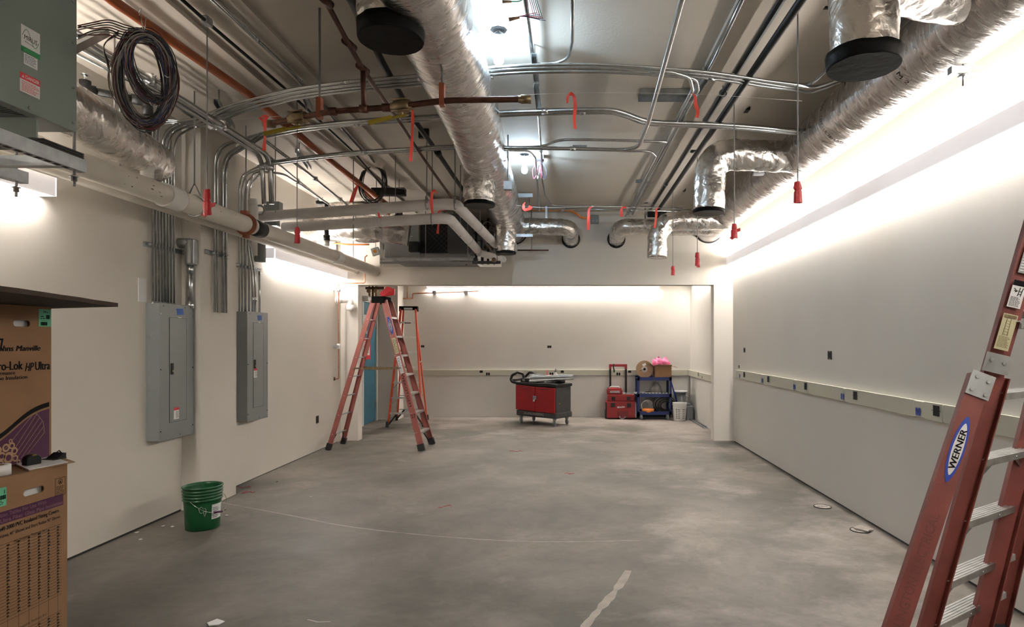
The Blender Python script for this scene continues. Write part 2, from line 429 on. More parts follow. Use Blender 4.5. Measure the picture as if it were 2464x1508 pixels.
# blue door in the far room
d = S(MB().box(XBL - .05, XBL + .005, 11.80, 12.60, .01, 2.35), 'door_1', M_door)
fr = MB(); fr.box(XBL - .03, XBL + .03, 12.60, 12.67, 0, 2.42); fr.box(XBL - .03, XBL + .03, 11.73, 11.80, 0, 2.42); fr.box(XBL - .03, XBL + .03, 11.73, 12.67, 2.355, 2.42)
fr.build('door_frame', M_frame, d)
for z in (.28, 1.05, 1.85):
    MB().cyl((XBL + .014, 12.597, z), (XBL + .014, 12.597, z + .12), .014, 8).box(XBL + .004, XBL + .012, 12.55, 12.60, z, z + .12).build('hinge', M_alug, d)
pl = Plane((XBL + .006, 11.84, 1.25), (0, 1, 0), (0, 0, 1), .002)
a_ = MB(); b_ = MB(); c_ = MB(); e_ = MB()
pl.rect(a_, .0, .0, .42, .42); pl.rect(b_, .05, .08, .37, .36, .004); pl.rect(c_, .07, .10, .16, .20, .005); pl.fine(e_, .08, .12, .34, .34, 8, l=.006)
q = a_.build('door_notice', M_redl, d); plab(q, 'red bordered paper notice on blue door'); b_.build('notice_sheet', M_white, q); c_.build('notice_patch', M_yel, q); e_.build('notice_print', M_ink, q)
b_ = MB(); pl.rect(b_, .03, .5, .22, .86); b_.build('door_notice', M_white, d)
# ----- floor marks: saw-cut filler line, curved filler, trowelled patches
def smear(pts, w0, w1, seed):
    rnd = random.Random(seed); mb = MB(); P = resample(spline(pts), .06); n = len(P); L_ = []; R_ = []
    for i, p in enumerate(P):
        t = (P[min(i + 1, n - 1)] - P[max(i - 1, 0)]).normalized(); s_ = Vector((-t.y, t.x, 0))
        wd = (w0 + (w1 - w0) * i / n) * rnd.uniform(.45, 1.1); L_.append(p + s_ * wd / 2); R_.append(p - s_ * wd / 2)
    vs = []; 
    for a, b in zip(L_, R_): vs += [Vector((a.x, a.y, .0006)), Vector((b.x, b.y, .0006))]
    mb.add(vs, [(2 * i, 2 * i + 1, 2 * i + 3, 2 * i + 2) for i in range(n - 1)]); return mb
fl = lambda px, py: PZ(px, py, 0)
struct(smear([fl(530, 1208), fl(700, 1240), fl(850, 1268), fl(1080, 1292), fl(1300, 1303), fl(1540, 1300)], .022, .012, 3).build('floor_filler', M_filler, floor))
struct(smear([fl(1512, 1372), fl(1496, 1400), fl(1465, 1440), fl(1425, 1485), fl(1390, 1530)], .055, .07, 5).build('floor_filler', M_filler, floor))
struct(smear([fl(740, 1490), fl(770, 1497), fl(795, 1495)], .012, .012, 6).build('floor_filler', M_filler, floor))
# loose scraps of plaster and wire nuts on the slab
rnd = random.Random(11)
def scrap(px, py, col, lab, s=.016, grp=None):
    p = fl(px, py); mb = MB(); n = 5; a0 = rnd.random() * 6
    mb.poly([p + Vector((math.cos(a0 + k * 1.257) * s * rnd.uniform(.6, 1.2), math.sin(a0 + k * 1.257) * s * rnd.uniform(.6, 1.2), .0008)) for k in range(n)], (0, 0, .005))
    tag(mb.build('plaster_scrap', col, None), lab, 'scrap', grp)
for i, (px, py, k) in enumerate([(748, 1196, 0), (667, 1159, 1), (337, 1298, 0), (415, 1267, 0), (393, 1266, 0), (545, 1240, 0), (541, 1227, 1), (330, 1281, 0)]):
    scrap(px, py, M_white if not k else M_blk,
          ['white plaster scrap on the floor right of the green bucket', 'dark scrap on the floor by the end of the wall column', 'white plaster crumb by the left wall, nearest the boxes',
           'white plaster crumb just left of the bucket', 'small white crumb between left wall and bucket', 'white crumb touching the right of the bucket', 'dark crumb beside the bucket at the right', 'pale crumb lying along the left wall skirting gap'][i], .013 if k else .016)
scrap(515, 1500, M_white, 'crumpled white scrap at the bottom edge of the floor', .05)
def curl(px, py, L, seed, lab, m=M_redtape):
    r_ = random.Random(seed); p = fl(px, py); pts = [p + Vector((L * t + r_.uniform(-.02, .02), r_.uniform(-.06, .06), .003)) for t in (0, .25, .5, .75, 1)]
    tag(MB().tube(spline(pts), .0025, 5).build('wire_offcut', m), lab, 'wire', 'red wire offcuts on the floor')
curl(572, 1172, .16, 1, 'red wire offcut on the floor at the foot of the wall column')
curl(585, 1184, .12, 2, 'shorter red wire offcut just in front of the wall column')
curl(1228, 1085, .2, 3, 'red wire offcut on the floor in front of the opening')
curl(1060, 1218, .1, 4, 'short red wire offcut near the middle of the floor')
curl(1358, 1140, .1, 5, 'tiny red wire offcut right of the floor centre')
# cleanout covers near the right wall
def cover(px, py, lab, cloth):
    p = fl(px, py); t = thing('floor_cleanout_cover', lab, 'floor cover', (p.x, p.y, 0), 0, 'round floor covers by the right wall')
    MB().torus(p + Vector((0, 0, .003)), .078, .005, (0, 0, 1), 28, 6).build('rim', M_gap, t)
    MB().cyl(p + Vector((0, 0, .0005)), p + Vector((0, 0, .005)), .074, 28).build('plate', M_filler, t)
    k = MB(); pp = Plane(p + Vector((0, 0, .005)), (1, 0, 0), (0, 1, 0), .001)
    for i in range(7): pp.line(k, -.04 + .013 * i, -.02 + .01 * (i % 2), -.035 + .013 * i, .02 - .008 * (i % 3), .004)
    k.build('marking', M_gap, t)
    if cloth:
        r_ = random.Random(4); m_ = MB(); pts = [(-.05, .02), (.0, -.03), (.02, -.10), (.05, -.05), (.1, -.03), (.07, .03), (.02, .045)]
        m_.poly([p + Vector((a, b, .007 + .02 * r_.random())) for a, b in pts], (0, 0, .01))
        tag(m_.build('paper_scrap', M_filler), 'torn pale scrap lying on the nearer round floor cover', 'scrap')
cover(1979, 1219, 'round dark-rimmed floor cover farther from the ladder', False)
cover(2070, 1276, 'round floor cover nearer the big ladder, with a torn scrap on it', True)

# ------------------------------------------------------------------ long wall lights (up and down)
def wall_light(name, lab, x0, x1, y0, y1, z0, z1, axis, up=1., dn=1.):
    """axis 'y': runs along Y on a side wall, 'x': along X on the far wall"""
    t = thing(name, lab, 'light', ((x0 + x1) / 2, (y0 + y1) / 2, z0), 0)
    b = MB(); th = .012
    if axis == 'y':
        face = x0 if x0 > 0 else x1; wallx = x1 if x0 > 0 else x0
        a, c = sorted((face, face + (th if x0 > 0 else -th))); b.box(a, c, y0, y1, z0, z1)
        b.box(x0, x1, y0, y0 + th, z0, z1); b.box(x0, x1, y1 - th, y1, z0, z1); b.box(min(face, wallx) + (th if x0 > 0 else 0), max(face, wallx) - (0 if x0 > 0 else th), y0 + th, y1 - th, (z0 + z1) / 2 - .01, (z0 + z1) / 2 + .01)
    else:
        b.box(x0, x1, y0, y0 + th, z0, z1); b.box(x0, x0 + th, y0, y1, z0, z1); b.box(x1 - th, x1, y0, y1, z0, z1); b.box(x0, x1, y0, y1, (z0 + z1) / 2 - .01, (z0 + z1) / 2 + .01)
    b.build('housing', M_fix, t)
    for zz, nm in ((z1 - .012, 'upper_diffuser'), (z0 + .006, 'lower_diffuser')):
        if axis == 'y':
            if x0 > 0: MB().box(x1 - .062, x1 - .006, y0 + .014, y1 - .014, zz, zz + .006).build(nm, M_glow, t)
            else: MB().box(x0 + .006, x0 + .062, y0 + .014, y1 - .014, zz, zz + .006).build(nm, M_glow, t)
        else: MB().box(x0 + .014, x1 - .014, y1 - .062, y1 - .006, zz, zz + .006).build(nm, M_glow, t)
    return t
wall_light('linear_wall_light', 'long white wall light running the length of the right wall', XR - .11, XR, -1.5, YO - .01, 2.83, 2.955, 'y')
wall_light('linear_wall_light', 'white wall light on the left wall beneath the grey box', XL, XL + .12, 1.0, 4.31, 2.60, 2.73, 'y')
wall_light('linear_wall_light', 'white wall light on the left wall beyond the second breaker panel', XL, XL + .12, 7.53, YO - .03, 2.605, 2.73, 'y')
wall_light('linear_wall_light', 'wall light glowing behind the header on the far wall', -2.95, 1.93, YB - .12, YB, 2.72, 2.85, 'x')
wall_light('linear_wall_light', 'short wall light on the far room right side wall', XBR - .12, XBR, 11.3, 12.9, 2.76, 2.88, 'y')

# ------------------------------------------------------------------ raceways and wall boxes
def duplex(P_, x, y, parent, m=M_blue, s=1.):
    for cx in (x - .018 * s, x + .018 * s):
        a = MB(); P_.pl(a, [(cx + q * .014 * s, y + r) for q, r in ((-1, -.022), (-.5, -.030), (.5, -.030), (1, -.022), (1, .022), (.5, .030), (-.5, .030), (-1, .022))])
        o = a.build('outlet', m, parent)
        for q in (-.005, .005):
            h = MB(); P_.rect(h, cx + q - .0015, y + .002, cx + q + .0015, y + .014, .003); h.build('outlet_slot', M_hole, o)
def knock(P_, x, y, parent, w_=.075, h_=.075):
    a = MB(); P_.rect(a, x - w_ / 2, y - h_ / 2, x + w_ / 2, y + h_ / 2, .004); a.build('box_opening', M_hole, parent)
    for sx in (-1, 1):
        b = MB(); P_.disc(b, x + sx * (w_ / 2 + .012), y, .004, .004, .004, 8); b.build('screw_hole', M_gap, parent)
RX = XR - .045
rt = thing('wire_raceway', 'ivory wire raceway running along the right wall with outlets', 'raceway', (XR - .02, 6, 1.04))
m = MB(); m.box(RX, XR, 1.0, 9.72, 1.035, 1.155); m.build('base_channel', M_race, rt, bevel=.004)
def yr(px): return F * RX / (px - VX)
prev = 9.7
for px in (1838, 1912, 1925, 1948, 2033, 2046, 2230, 2265, 2420):
    pass
P_ = Plane((RX - .004, 0, 1.095), (0, -1, 0), (0, 0, 1), .001)
for a, b in ((1780, 1831), (1838, 1910), (1918, 1945), (1948, 2028), (2036, 2200), (2224, 2269), (2272, 2464)):
    y0, y1 = yr(b), yr(a)
    MB().box(RX - .004, RX + .01, y0 + .003, y1 - .003, 1.031, 1.159).build('cover', M_race, rt, bevel=.002)
for px in (1780.6, 1835, 1912, 2028, 2210): duplex(P_, -yr(px), -.02, rt)
for px in (1791.7, 1849.7, 1940, 2059.5, 2255): knock(P_, -yr(px), .012, rt)
ft = thing('wire_raceway', 'ivory wire raceway across the far wall', 'raceway', (-1, YB - .02, .88))
FY = YB - .045
MB().box(-3.45, XBR - .05, FY, YB, .88, 1.0).build('base_channel', M_race, ft, bevel=.003)
P2 = Plane((0, FY, .94), (1, 0, 0), (0, 0, 1), .001)
def xf(px): return (px - VX) / F * FY
for px in (1174, 1327, 1488): duplex(P2, xf(px), -.028, ft, M_ink, 1.25)
for px in (1158, 1353, 1515): knock(P2, xf(px), .022, ft, .065, .05)
st_ = thing('wire_raceway', 'ivory wire raceway on the far room right side wall', 'raceway', (XBR - .02, 12, .88))
MB().box(XBR - .045, XBR, 10.26, YB, .88, 1.0).build('base_channel', M_race, st_, bevel=.003)
P3 = Plane((XBR - .045, 0, .94), (0, -1, 0), (0, 0, 1), .001)
knock(P3, -12.15, .02, st_, .05, .07); knock(P3, -11.8, -.02, st_, .04, .04)
def wallbox(P, n, w_, h_, lab):
    """open switch box set in a wall at P facing n"""
    t = thing('wall_box', lab, 'electrical box', P); n = Vector(n); u = Vector((0, 0, 1)).cross(n); p = Plane(P, u, (0, 0, 1), .002)
    a = MB(); p.rect(a, -w_ / 2, -h_ / 2, w_ / 2, h_ / 2); a.build('opening', M_hole, t)
    for s in (-1, 1):
        b = MB(); p.rect(b, -.01, s * (h_ / 2 - .008) - .006, .01, s * (h_ / 2 - .008) + .006, .004); b.build('mounting_ear', M_brass, t)
wallbox(PX(1791.5, 842, XR), (-1, 0, 0), .09, .07, 'small dark wall box on the right wall near the corner')
wallbox(PX(1997, 854.5, XR), (-1, 0, 0), .10, .085, 'dark square wall box on the right wall above the raceway middle')
wallbox(PX(1778.5, 882, XR), (-1, 0, 0), .06, .05, 'tiny wall box in the right wall corner just above raceway')
wallbox(PX(763.5, 1009, XL), (1, 0, 0), .10, .11, 'dark outlet box low on the left wall before the opening')
wallbox(PY(1322, 834, YB), (0, -1, 0), .085, .05, 'dark rectangular box on the far wall above the red cart')
wallbox(PY(1017, 833, YB), (0, -1, 0), .07, .05, 'small brown box on the far wall right of the orange ladder')
wallbox(PX(924, 954, XBL), (1, 0, 0), .10, .09, 'low outlet box on the far room left wall near the blue door')
# ------------------------------------------------------------------ foil wrapped ducts
def crumple(r0, amp=.010, fr=7.0, seed=0.):
    o = Vector((seed * 3.1, seed * 1.7, seed))
    def f(p, rr, i, k, n):
        q = (p + o) * fr
        a = noise.noise(q); b = abs(noise.noise(q * 2.3)) ; c = noise.noise(q * .45)
        return rr + amp * (a * .7 - b * 1.1 + c * .8 + .25)
    return f
def ring_crumple(amp=.007, fr=16., seed=0.):
    o = Vector((seed, seed * 2.3, seed))
    def f(p, rr, i, k, n):
        q = p + o; ring = math.sin(q.y * fr * 2.2 + 2.5 * noise.noise(q * 3)) * .10
        return rr + amp * (ring + .9 * noise.noise(q * 9) - .8 * abs(noise.noise(q * 21)) + .9 * noise.noise(q * 2.5))
    return f
def ductmb(pts, r, R=.3, step=.022, seg=72, f=None, seed=1.):
    return MB().tube(resample(fillet(pts, R, 10), step), r, seg, rf=f or crumple(r, seed=seed))
def cap(parent, c, r, nm='end_cap', hgt=.075, bulge=.012, ax=Vector((0, 0, 1))):
    """black film taped over an open end, c is the centre of the mouth"""
    prof = [(r * .985, -.004), (r * 1.0, -.002), (r * 1.02, .008), (r * 1.03, hgt * .6), (r * 1.045, hgt), (r * .98, hgt + .004)]
    mb = MB().lathe(c, prof, 40, ax, cap=False); mb.f.append(tuple(range(39, -1, -1))); mb.sm.append(False)
    for i, v in enumerate(mb.v): 
        d = noise.noise(v * 22) * .005; mb.v[i] = v + Vector((d, d, noise.noise(v * 12 + Vector((5, 1, 2))) * .010 if v.z > c.z + hgt * .5 else 0))
    return plab(mb.build(nm, M_film, parent), 'black plastic film cap taped over the open end')
def dropper(parent, top, bot, r, seed, R=.18, pre=None, capit=True, mouth=False, hg=.075):
    pts = (pre or []) + [top, tuple(Vector(bot) + Vector((0, 0, .03)))]
    cr = crumple(r, .009, 9., seed)
    o = ductmb(pts, r, R, .016, 56, lambda p, rr, i, k, n: cr(p, rr, i, k, n) if i < n - 4 else rr * .93).build('branch', M_foil, parent)
    if capit: cap(o, Vector(bot), r * (1 if hg > .05 else .97), hgt=hg)
    if mouth:
        MB().torus(Vector(bot), r - .003, .006, (0, 0, 1), 32, 6).build('rim', M_emtd, o); MB().cyl(Vector(bot) + Vector((0, 0, .004)), Vector(bot) + Vector((0, 0, .010)), r - .01, 32).build('mouth', M_film, o)
    return o
def ductprint(parent, P, ax, r, a0, a1, txt, size, name='duct_printing'):
    """letters stamped round the duct, wrapping from angle a0 to a1 about axis ax at P"""
    mb = MB(); ax = Vector(ax).normalized(); u = Vector((0, 0, 1)); v = ax.cross(u)
    vs, fs = glyphs(txt, size); x1 = max(q.x for q in vs); out = []
    for q in vs:
        a = a0 + (a1 - a0) * q.x / x1; dr = u * math.cos(a) + v * math.sin(a)
        out.append(Vector(P) - ax * q.y + dr * (r + .010))
    mb.add(out, fs); mb.build(name, M_ink, parent)

# central run
D1 = thing('air_duct', 'large foil-wrapped air duct down the middle of the ceiling, with capped droppers', 'duct', (-.8, 7, 3.2))
axis1 = [(-.80, 1.6, 3.425), (-.755, 3.3, 3.42), (-.77, 4.9, 3.42), (-.83, 6.6, 3.415), (-.88, 10.10, 3.41)]
ductmb([Vector(p) for p in axis1], .230, .5, .026, 80, ring_crumple(.0035, 15., 1.3)).build('trunk', M_foilr, D1)
MB().torus((-.88, YO - .004, 3.41), .25, .012, (0, 1, 0), 40, 6).build('wall_collar', M_blk, D1)
dropper(D1, (-.905, 3.2, 3.40), (-.905, 3.2, 3.145), .165, 2., pre=[Vector((-.72, 3.2, 3.45))], R=.12)
dropper(D1, (-.885, 6.28, 3.38), (-.885, 6.28, 2.965), .160, 5., hg=.022)
dropper(D1, (-.855, 8.7, 3.38), (-.855, 8.7, 2.82), .142, 7., hg=.022)
o = ductmb([(-.85, 9.5, 3.35), (.04, 9.5, 3.34), (.06, 10.08, 3.24)], .125, .19, .02, 48, crumple(.125, .010, 8, 3.)).build('branch', M_foil, D1)
MB().torus((.058, YO - .004, 3.245), .135, .013, (0, 1, 0), 32, 6).build('wall_collar', M_blk, o)
MB().bar((-.32, 9.5, 3.47), (-.32, 9.5, 3.66), (0, 1, 0), .03, .006).build('hanger', M_emtd, D1)
m = MB().bar((-.58, 6.1, 3.62), (-.58, 6.1, 3.10), (0, 1, 0), .012, .012); m.build('hanger', M_rod, D1)
MB().box(-.62, -.54, 6.06, 6.14, 3.08, 3.16).build('strut_clamp', M_emtd, D1)
MB().box(-1.02, -.50, 9.0, 9.04, 3.11, 3.15).build('support_strut', M_emtd, D1)
for x in (-.55,): MB().cyl((x, 9.02, 3.12), (x, 9.02, 3.67), .006, 6).build('hanger', M_rod, D1)

# right hand run
D2 = thing('air_duct', 'large foil-wrapped air duct running above the right wall light', 'duct', (2.27, 6, 3.2))
ductmb([Vector((2.25, 1.6, 3.43)), Vector((2.27, 3.6, 3.42)), Vector((2.27, 10.10, 3.415))], .222, .4, .026, 80, ring_crumple(.0035, 13., 4.1)).build('trunk', M_foilr, D2)
MB().torus((2.27, YO - .004, 3.415), .228, .012, (0, 1, 0), 40, 6).build('wall_collar', M_blk, D2)
ductmb([Vector((2.30, 3.30, 3.44)), Vector((1.9, 3.28, 3.46)), Vector((1.45, 3.06, 3.44)), Vector((1.455, 3.06, 2.985))], .160, .2, .018, 60, crumple(.16, .009, 9., 9.)).build('branch', M_foil, D2)
cap(D2, Vector((1.455, 3.06, 2.945)), .170, hgt=.065)
ductmb([(2.27, 6.0, 3.37), (1.38, 6.0, 3.40), (1.36, 6.0, 2.86)], .146, .24, .018, 56, crumple(.15, .012, 9., 12.)).build('branch', M_foil, D2)
cap(D2, Vector((1.36, 6.0, 2.835)), .150, hgt=.025)
ductmb([(2.27, 8.8, 3.31), (1.42, 8.8, 3.30), (1.27, 8.8, 3.1), (1.27, 8.8, 2.78)], .135, .2, .018, 52, crumple(.13, .011, 9., 15.)).build('branch', M_foil, D2)
MB().torus((1.27, 8.8, 2.782), .132, .006, (0, 0, 1), 32, 6).build('rim', M_emtd, D2)
o = ductmb([(2.2, 9.45, 3.33), (.80, 9.45, 3.34), (.79, 10.08, 3.24)], .125, .19, .02, 48, crumple(.12, .010, 8, 18.)).build('branch', M_foil, D2)
MB().torus((.79, YO - .004, 3.245), .135, .013, (0, 1, 0), 32, 6).build('wall_collar', M_blk, o)
dY = 5.9
MB().bar((1.84, 6.0, 3.22), (1.84, 6.0, 3.2), (0, 1, 0), .1, .05).build('support_strut', M_emtd, D2)
for a, b, c in ((1.62, 6.0, 3.66), (1.18, 9.45, 3.66)): MB().bar((a, b, 3.46), (a, b, c), (0, 1, 0), .025, .006).build('hanger', M_zinc, D2)
MB().bar((1.45, 8.8, 3.18), (2.0, 8.8, 3.17), (0, 0, 1), .035, .02).build('support_strut', M_emtd, D2)
o = MB().bar((2.22, 3.62, 3.17), (2.40, 3.62, 3.17), (0, 0, 1), .042, .042).build('support_strut', M_strut, D2)
MB().cyl((2.3, 3.62, 3.08), (2.3, 3.62, 3.22), .007, 8).build('rod_end', M_zinc, o); MB().cyl((2.3, 3.62, 3.13), (2.3, 3.62, 3.142), .03, 12).build('washer', M_zinc, o)
ductprint(D2, (2.27, 5.05, 3.42), (0, 1, 0), .216, -.5, -3.1, 'RUBBER CO - TYPE - UL 181 LISTED', .05)
ductprint(D2, (2.27, 3.95, 3.42), (0, 1, 0), .216, -.7, -2.6, 'R5 ENV 22 M 2', .05)

# ducts by the left wall and by the air handler
D3 = thing('air_duct', 'foil-wrapped duct on the upper left, ending above the white drain pipe', 'duct', (-3.3, 4.3, 3.0))
ductmb([PY(60, 205, 3.3), PY(200, 278, 3.75), PY(290, 340, 4.30), PY(362, 385, 4.85), PY(388, 398, 5.05)], lambda t: .150 if t < .94 else .150 - (t - .94) * 1.2, .3, .02, 56, crumple(.15, .009, 7., 21.)).build('trunk', M_foil, D3)
D4 = thing('air_duct', 'foil flexible duct lying in front of the grey air handler', 'duct', (-3, 9, 3.1))
ductmb([PY(680, 552, 9.0), PY(780, 546, 8.6), PY(880, 544, 8.4), PY(985, 562, 8.5)], .165, .4, .02, 48, ring_crumple(.012, 22, 6.)).build('trunk', M_foilr, D4)
o = ductmb([PY(790, 560, 8.8), PY(880, 568, 8.5), PY(975, 562, 8.45)], .09, .4, .02, 40, crumple(.1, .014, 9., 33.)).build('branch', M_foil, D4)
ductmb([PY(770, 500, 9.6), PY(830, 500, 9.4), PY(960, 525, 9.3)], .13, .4, .02, 40, crumple(.1, .014, 9., 35.)).build('branch', M_foil, D4)

# ------------------------------------------------------------------ conduits
def coupling(parent, p, d, r, L=.05, m=None):
    d = Vector(d).normalized(); p = Vector(p)
    o = MB().cyl(p - d * L / 2, p + d * L / 2, r * 1.6, 10).build('coupling', m or M_zinc, parent)
    n = d.orthogonal().normalized()
    for s in (-1, 1):
        MB().cyl(p + d * s * L * .28, p + d * s * L * .28 + n * r * 2.1, r * .28, 6).build('set_screw', M_zinc, o)
def conduit(pts, r, lab, grp=None, R=.16, joints=(), m=None, seg=10, smooth=False, name='conduit'):
    P = spline(pts, 5) if smooth else fillet(pts, R)
    t = MB().tube(P, r, seg).build(name, m or M_emt); tag(t, lab, name.replace('_', ' '), grp)
    Q = resample(P, .05)
    for j in joints:
        i = min(max(int(j * (len(Q) - 1)), 1), len(Q) - 2); coupling(t, Q[i], Q[i + 1] - Q[i - 1], r)
    return t
def path_z(pts, z, dy=0, dx=0): return [PZ(a, b, z) + Vector((dx, dy, 0)) for a, b in pts]
C1 = [(470, 285), (560, 252), (640, 229), (720, 212), (850, 195), (1000, 182), (1180, 163), (1290, 157), (1400, 156), (1500, 158), (1620, 166), (1700, 173), (1800, 187), (1850, 195)]
G1 = 'conduits of the nearest ceiling bundle'
lay = [(3.535, 0, .0092), (3.535, .048, .0092), (3.535, .096, .0092), (3.47, .0, .0092), (3.47, .05, .0125), (3.47, .11, .0092), (3.535, .15, .0092), (3.47, .16, .0092)]
for i, (z, dy, r) in enumerate(lay):
    yr_ = 5.42 + .042 * i; full = i < 4
    a = [Vector((XL + .045, yr_, 1.93)), Vector((XL + .045, yr_, z))]
    mid = path_z(C1 if full else C1[:7], z, dy)
    if full: mid += [PZ(1925, 204, z) + Vector((0, dy, 0)), PZ(1968, 188 if i < 2 else 208, 3.50) + Vector((0, dy, 0)), PZ(2030 if i < 2 else 2050, 120 if i < 2 else 180, 3.56) + Vector((0, dy, 0))]
    if i in (4, 5): mid = path_z(C1[:11], z, dy)
    P = fillet(a + [mid[0] + Vector((-.15, .06, 0))] + mid[:1], .20)[:-1] + spline(mid, 5)
    if i == 4: P += fillet([P[-1], PZ(1660, 186, z), PZ(1667, 215, z), PZ(1510, 515, 3.42)], .12)[1:]
    if i == 5: P += fillet([P[-1], PZ(1676, 189, z), PZ(1681, 215, z), PZ(1522, 515, 3.42)], .12)[1:]
    t = tag(MB().tube(P, (lambda q, r=r: r if q < .14 else r * 1.28), 9).build('conduit', M_emt),
        'steel conduit rising from the nearer breaker panel to the ceiling, %s from the left' % ORD[i], 'conduit', G1)
    Q = resample(P, .05); n = len(Q)
    for j in ((.46, .86) if i in (0, 2) else (.5,) if i in (1, 3) else (.4,)):
        k = int(j * (n - 1)); coupling(t, Q[k], Q[k + 1] - Q[k - 1], r)
    MB().cyl((XL + .045, yr_, 1.905), (XL + .045, yr_, 1.95), r * 1.35, 8).build('connector', M_zinc, t)
C2 = [(625, 322), (720, 305), (850, 291), (1000, 282), (1200, 270), (1300, 266), (1400, 263), (1465, 263), (1500, 270), (1560, 290), (1640, 295), (1700, 297), (1800, 303), (1925, 314), (2010, 320)]
for i, (z, dy, r, yy) in enumerate([(3.50, 0, .0105, 6.08), (3.50, .055, .0105, 6.125), (3.44, .01, .0145, 6.225), (3.44, .065, .0145, 6.28)]):
    mid = path_z(C2, z, dy)
    a = [Vector((XCOL + .03, yy, 1.885)), Vector((XCOL + .03, yy, z)), mid[0]]
    P = fillet(a + [mid[1]], .22)[:-1] + spline(mid[1:], 5)
    t = tag(MB().tube(P, (lambda q, r=r: r if q < .14 else r * 1.28), 9).build('conduit', M_emt), 'steel conduit ending open on the wall column, %s from the left' % ORD[i], 'conduit', 'conduits of the middle ceiling bundle')
    Q = resample(P, .05); n = len(Q)
    for j in (.45, .7) if i % 2 else (.66,): k = int(j * (n - 1)); coupling(t, Q[k], Q[k + 1] - Q[k - 1], r)
C3 = [(640, 392), (750, 377), (850, 367), (1000, 357), (1100, 352), (1220, 355)]
ends = [[(1300, 352), (1345, 338), (1400, 336), (1500, 338), (1605, 341)], [(1300, 356), (1400, 357), (1500, 363), (1560, 364), (1578, 375)], None, None]
for i, (z, dy, r, yy) in enumerate([(3.42, 0, .0095, 6.86), (3.42, .05, .0095, 6.92), (3.36, 0, .0135, 6.99), (3.36, .06, .0095, 7.07)]):
    mid = path_z(C3, z, dy)
    a = [Vector((XL + .04, yy, 1.93)), Vector((XL + .04, yy, z)), mid[0]]
    P = fillet(a + [mid[1]], .2)[:-1] + spline(mid[1:], 5)
    if i < 2:
        P += spline([P[-1]] + [PZ(q, s, z) for q, s in ends[i]], 5)[1:]
    if i == 1: P += [PZ(1576, 380, z), PZ(1540, 450, z), PZ(1512, 515, z)]
    if i == 2: P += fillet([P[-1], PZ(1400, 358, z), PZ(1535, 362, z), PZ(1562, 290, z - .02), PZ(1641, 0, 3.30), PZ(1665, -90, 3.30)], .22)[1:]
    if i == 3: pass
    t = tag(MB().tube(P, (lambda q, r=r: r if q < .14 else r * 1.28), 9).build('conduit', M_emt), 'steel conduit rising from the farther breaker panel to the ceiling, %s from the left' % ORD[i], 'conduit', 'conduits of the far ceiling bundle')
    Q = resample(P, .05); n = len(Q)
    for j in (.4, .62): k = int(j * (n - 1)); coupling(t, Q[k], Q[k + 1] - Q[k - 1], r)
# short risers beside them
for i, (yy, zt) in enumerate([(7.15, 3.2), (7.21, 3.2)]):
    conduit([(XL + .04, yy, 1.93), (XL + .04, yy, 2.35), (XL + .04, yy - .12, 2.7), (XL + .05, yy - .10, 3.0), (XL + .05, yy - .10, zt)], .0125,
            ['offset steel conduit over the farther breaker panel, left of the two', 'offset steel conduit over the farther breaker panel, right of the two'][i], 'offset risers over the farther panel', .18, (.12,))
conduit([(XL + .04, 7.31, 1.93), (XL + .04, 7.31, 2.42)], .0125, 'short steel conduit at the right of the farther panel reaching a dark fitting', None, 0)
# wall struts holding the risers
def wall_strut(x, y0, y1, z, lab, ys, rr=.013):
    t = thing('strut_rail', lab, 'strut', (x, (y0 + y1) / 2, z)); b = MB()
    b.channel((x + .002, y0, z), (x + .002, y1, z), (1, 0, 0), .041, .021, .003); b.build('rail', M_strut, t)
    k = 0; yy = y0 + .03
    for y in ys:
        MB().torus((x + .035, y, z), rr * 1.15, .0035, (0, 0, 1), 12, 5, -PI / 2, PI / 2, u=(1, 0, 0)).box(x + .018, x + .048, y - rr * 1.7, y - rr * 1.2, z - .012, z + .012).build('clamp', M_zinc, t)
    return t
wall_strut(XL, 5.36, 5.92, 2.44, 'steel strut rail behind the conduits above the nearer panel', [5.42 + .042 * i for i in range(8)])
wall_strut(XCOL, 5.96, 6.36, 2.46, 'steel strut rail on the face of the wall column', [6.08, 6.125, 6.225, 6.28], .013)
wall_strut(XL, 6.80, 7.42, 2.44, 'steel strut rail behind the conduits above the farther panel', [6.86, 6.92, 6.99, 7.07, 7.15, 7.21])
# LB body with its conduit on the column side
t = thing('elbow_fitting', 'grey cast conduit body with a cover above the nearer panel', 'conduit fitting', (XL + .12, 5.83, 2.0))
c = PY(458, 606, 5.86)
MB().tube([c + Vector((0, 0, z)) for z in (-.125, -.11, -.08, .10, .12)], lambda q: .034 if q < .1 else .046, 14).build('body', M_alug, t)
o = MB().obox(c + Vector((.045, .0, .0)), Vector((1, 0, 0)), Vector((0, 1, 0)), Vector((0, 0, 1)), .008, .038, .115).build('cover', M_emtd, t, bevel=.006)
o = MB().cyl(c + Vector((0, 0, .085)), Vector((XL, 5.86, c.z + .085)), .045, 14).build('side_hub', M_alug, t)
MB().cyl((c.x, c.y, 1.93), (c.x, c.y, c.z - .12), .026, 12).build('conduit_stub', M_emt, t)
MB().cyl((c.x, c.y, c.z - .2), (c.x, c.y, c.z - .13), .031, 12).build('coupling', M_zinc, t)
MB().cyl((c.x, c.y, 1.91), (c.x, c.y, 1.97), .034, 12).build('connector', M_zinc, t)
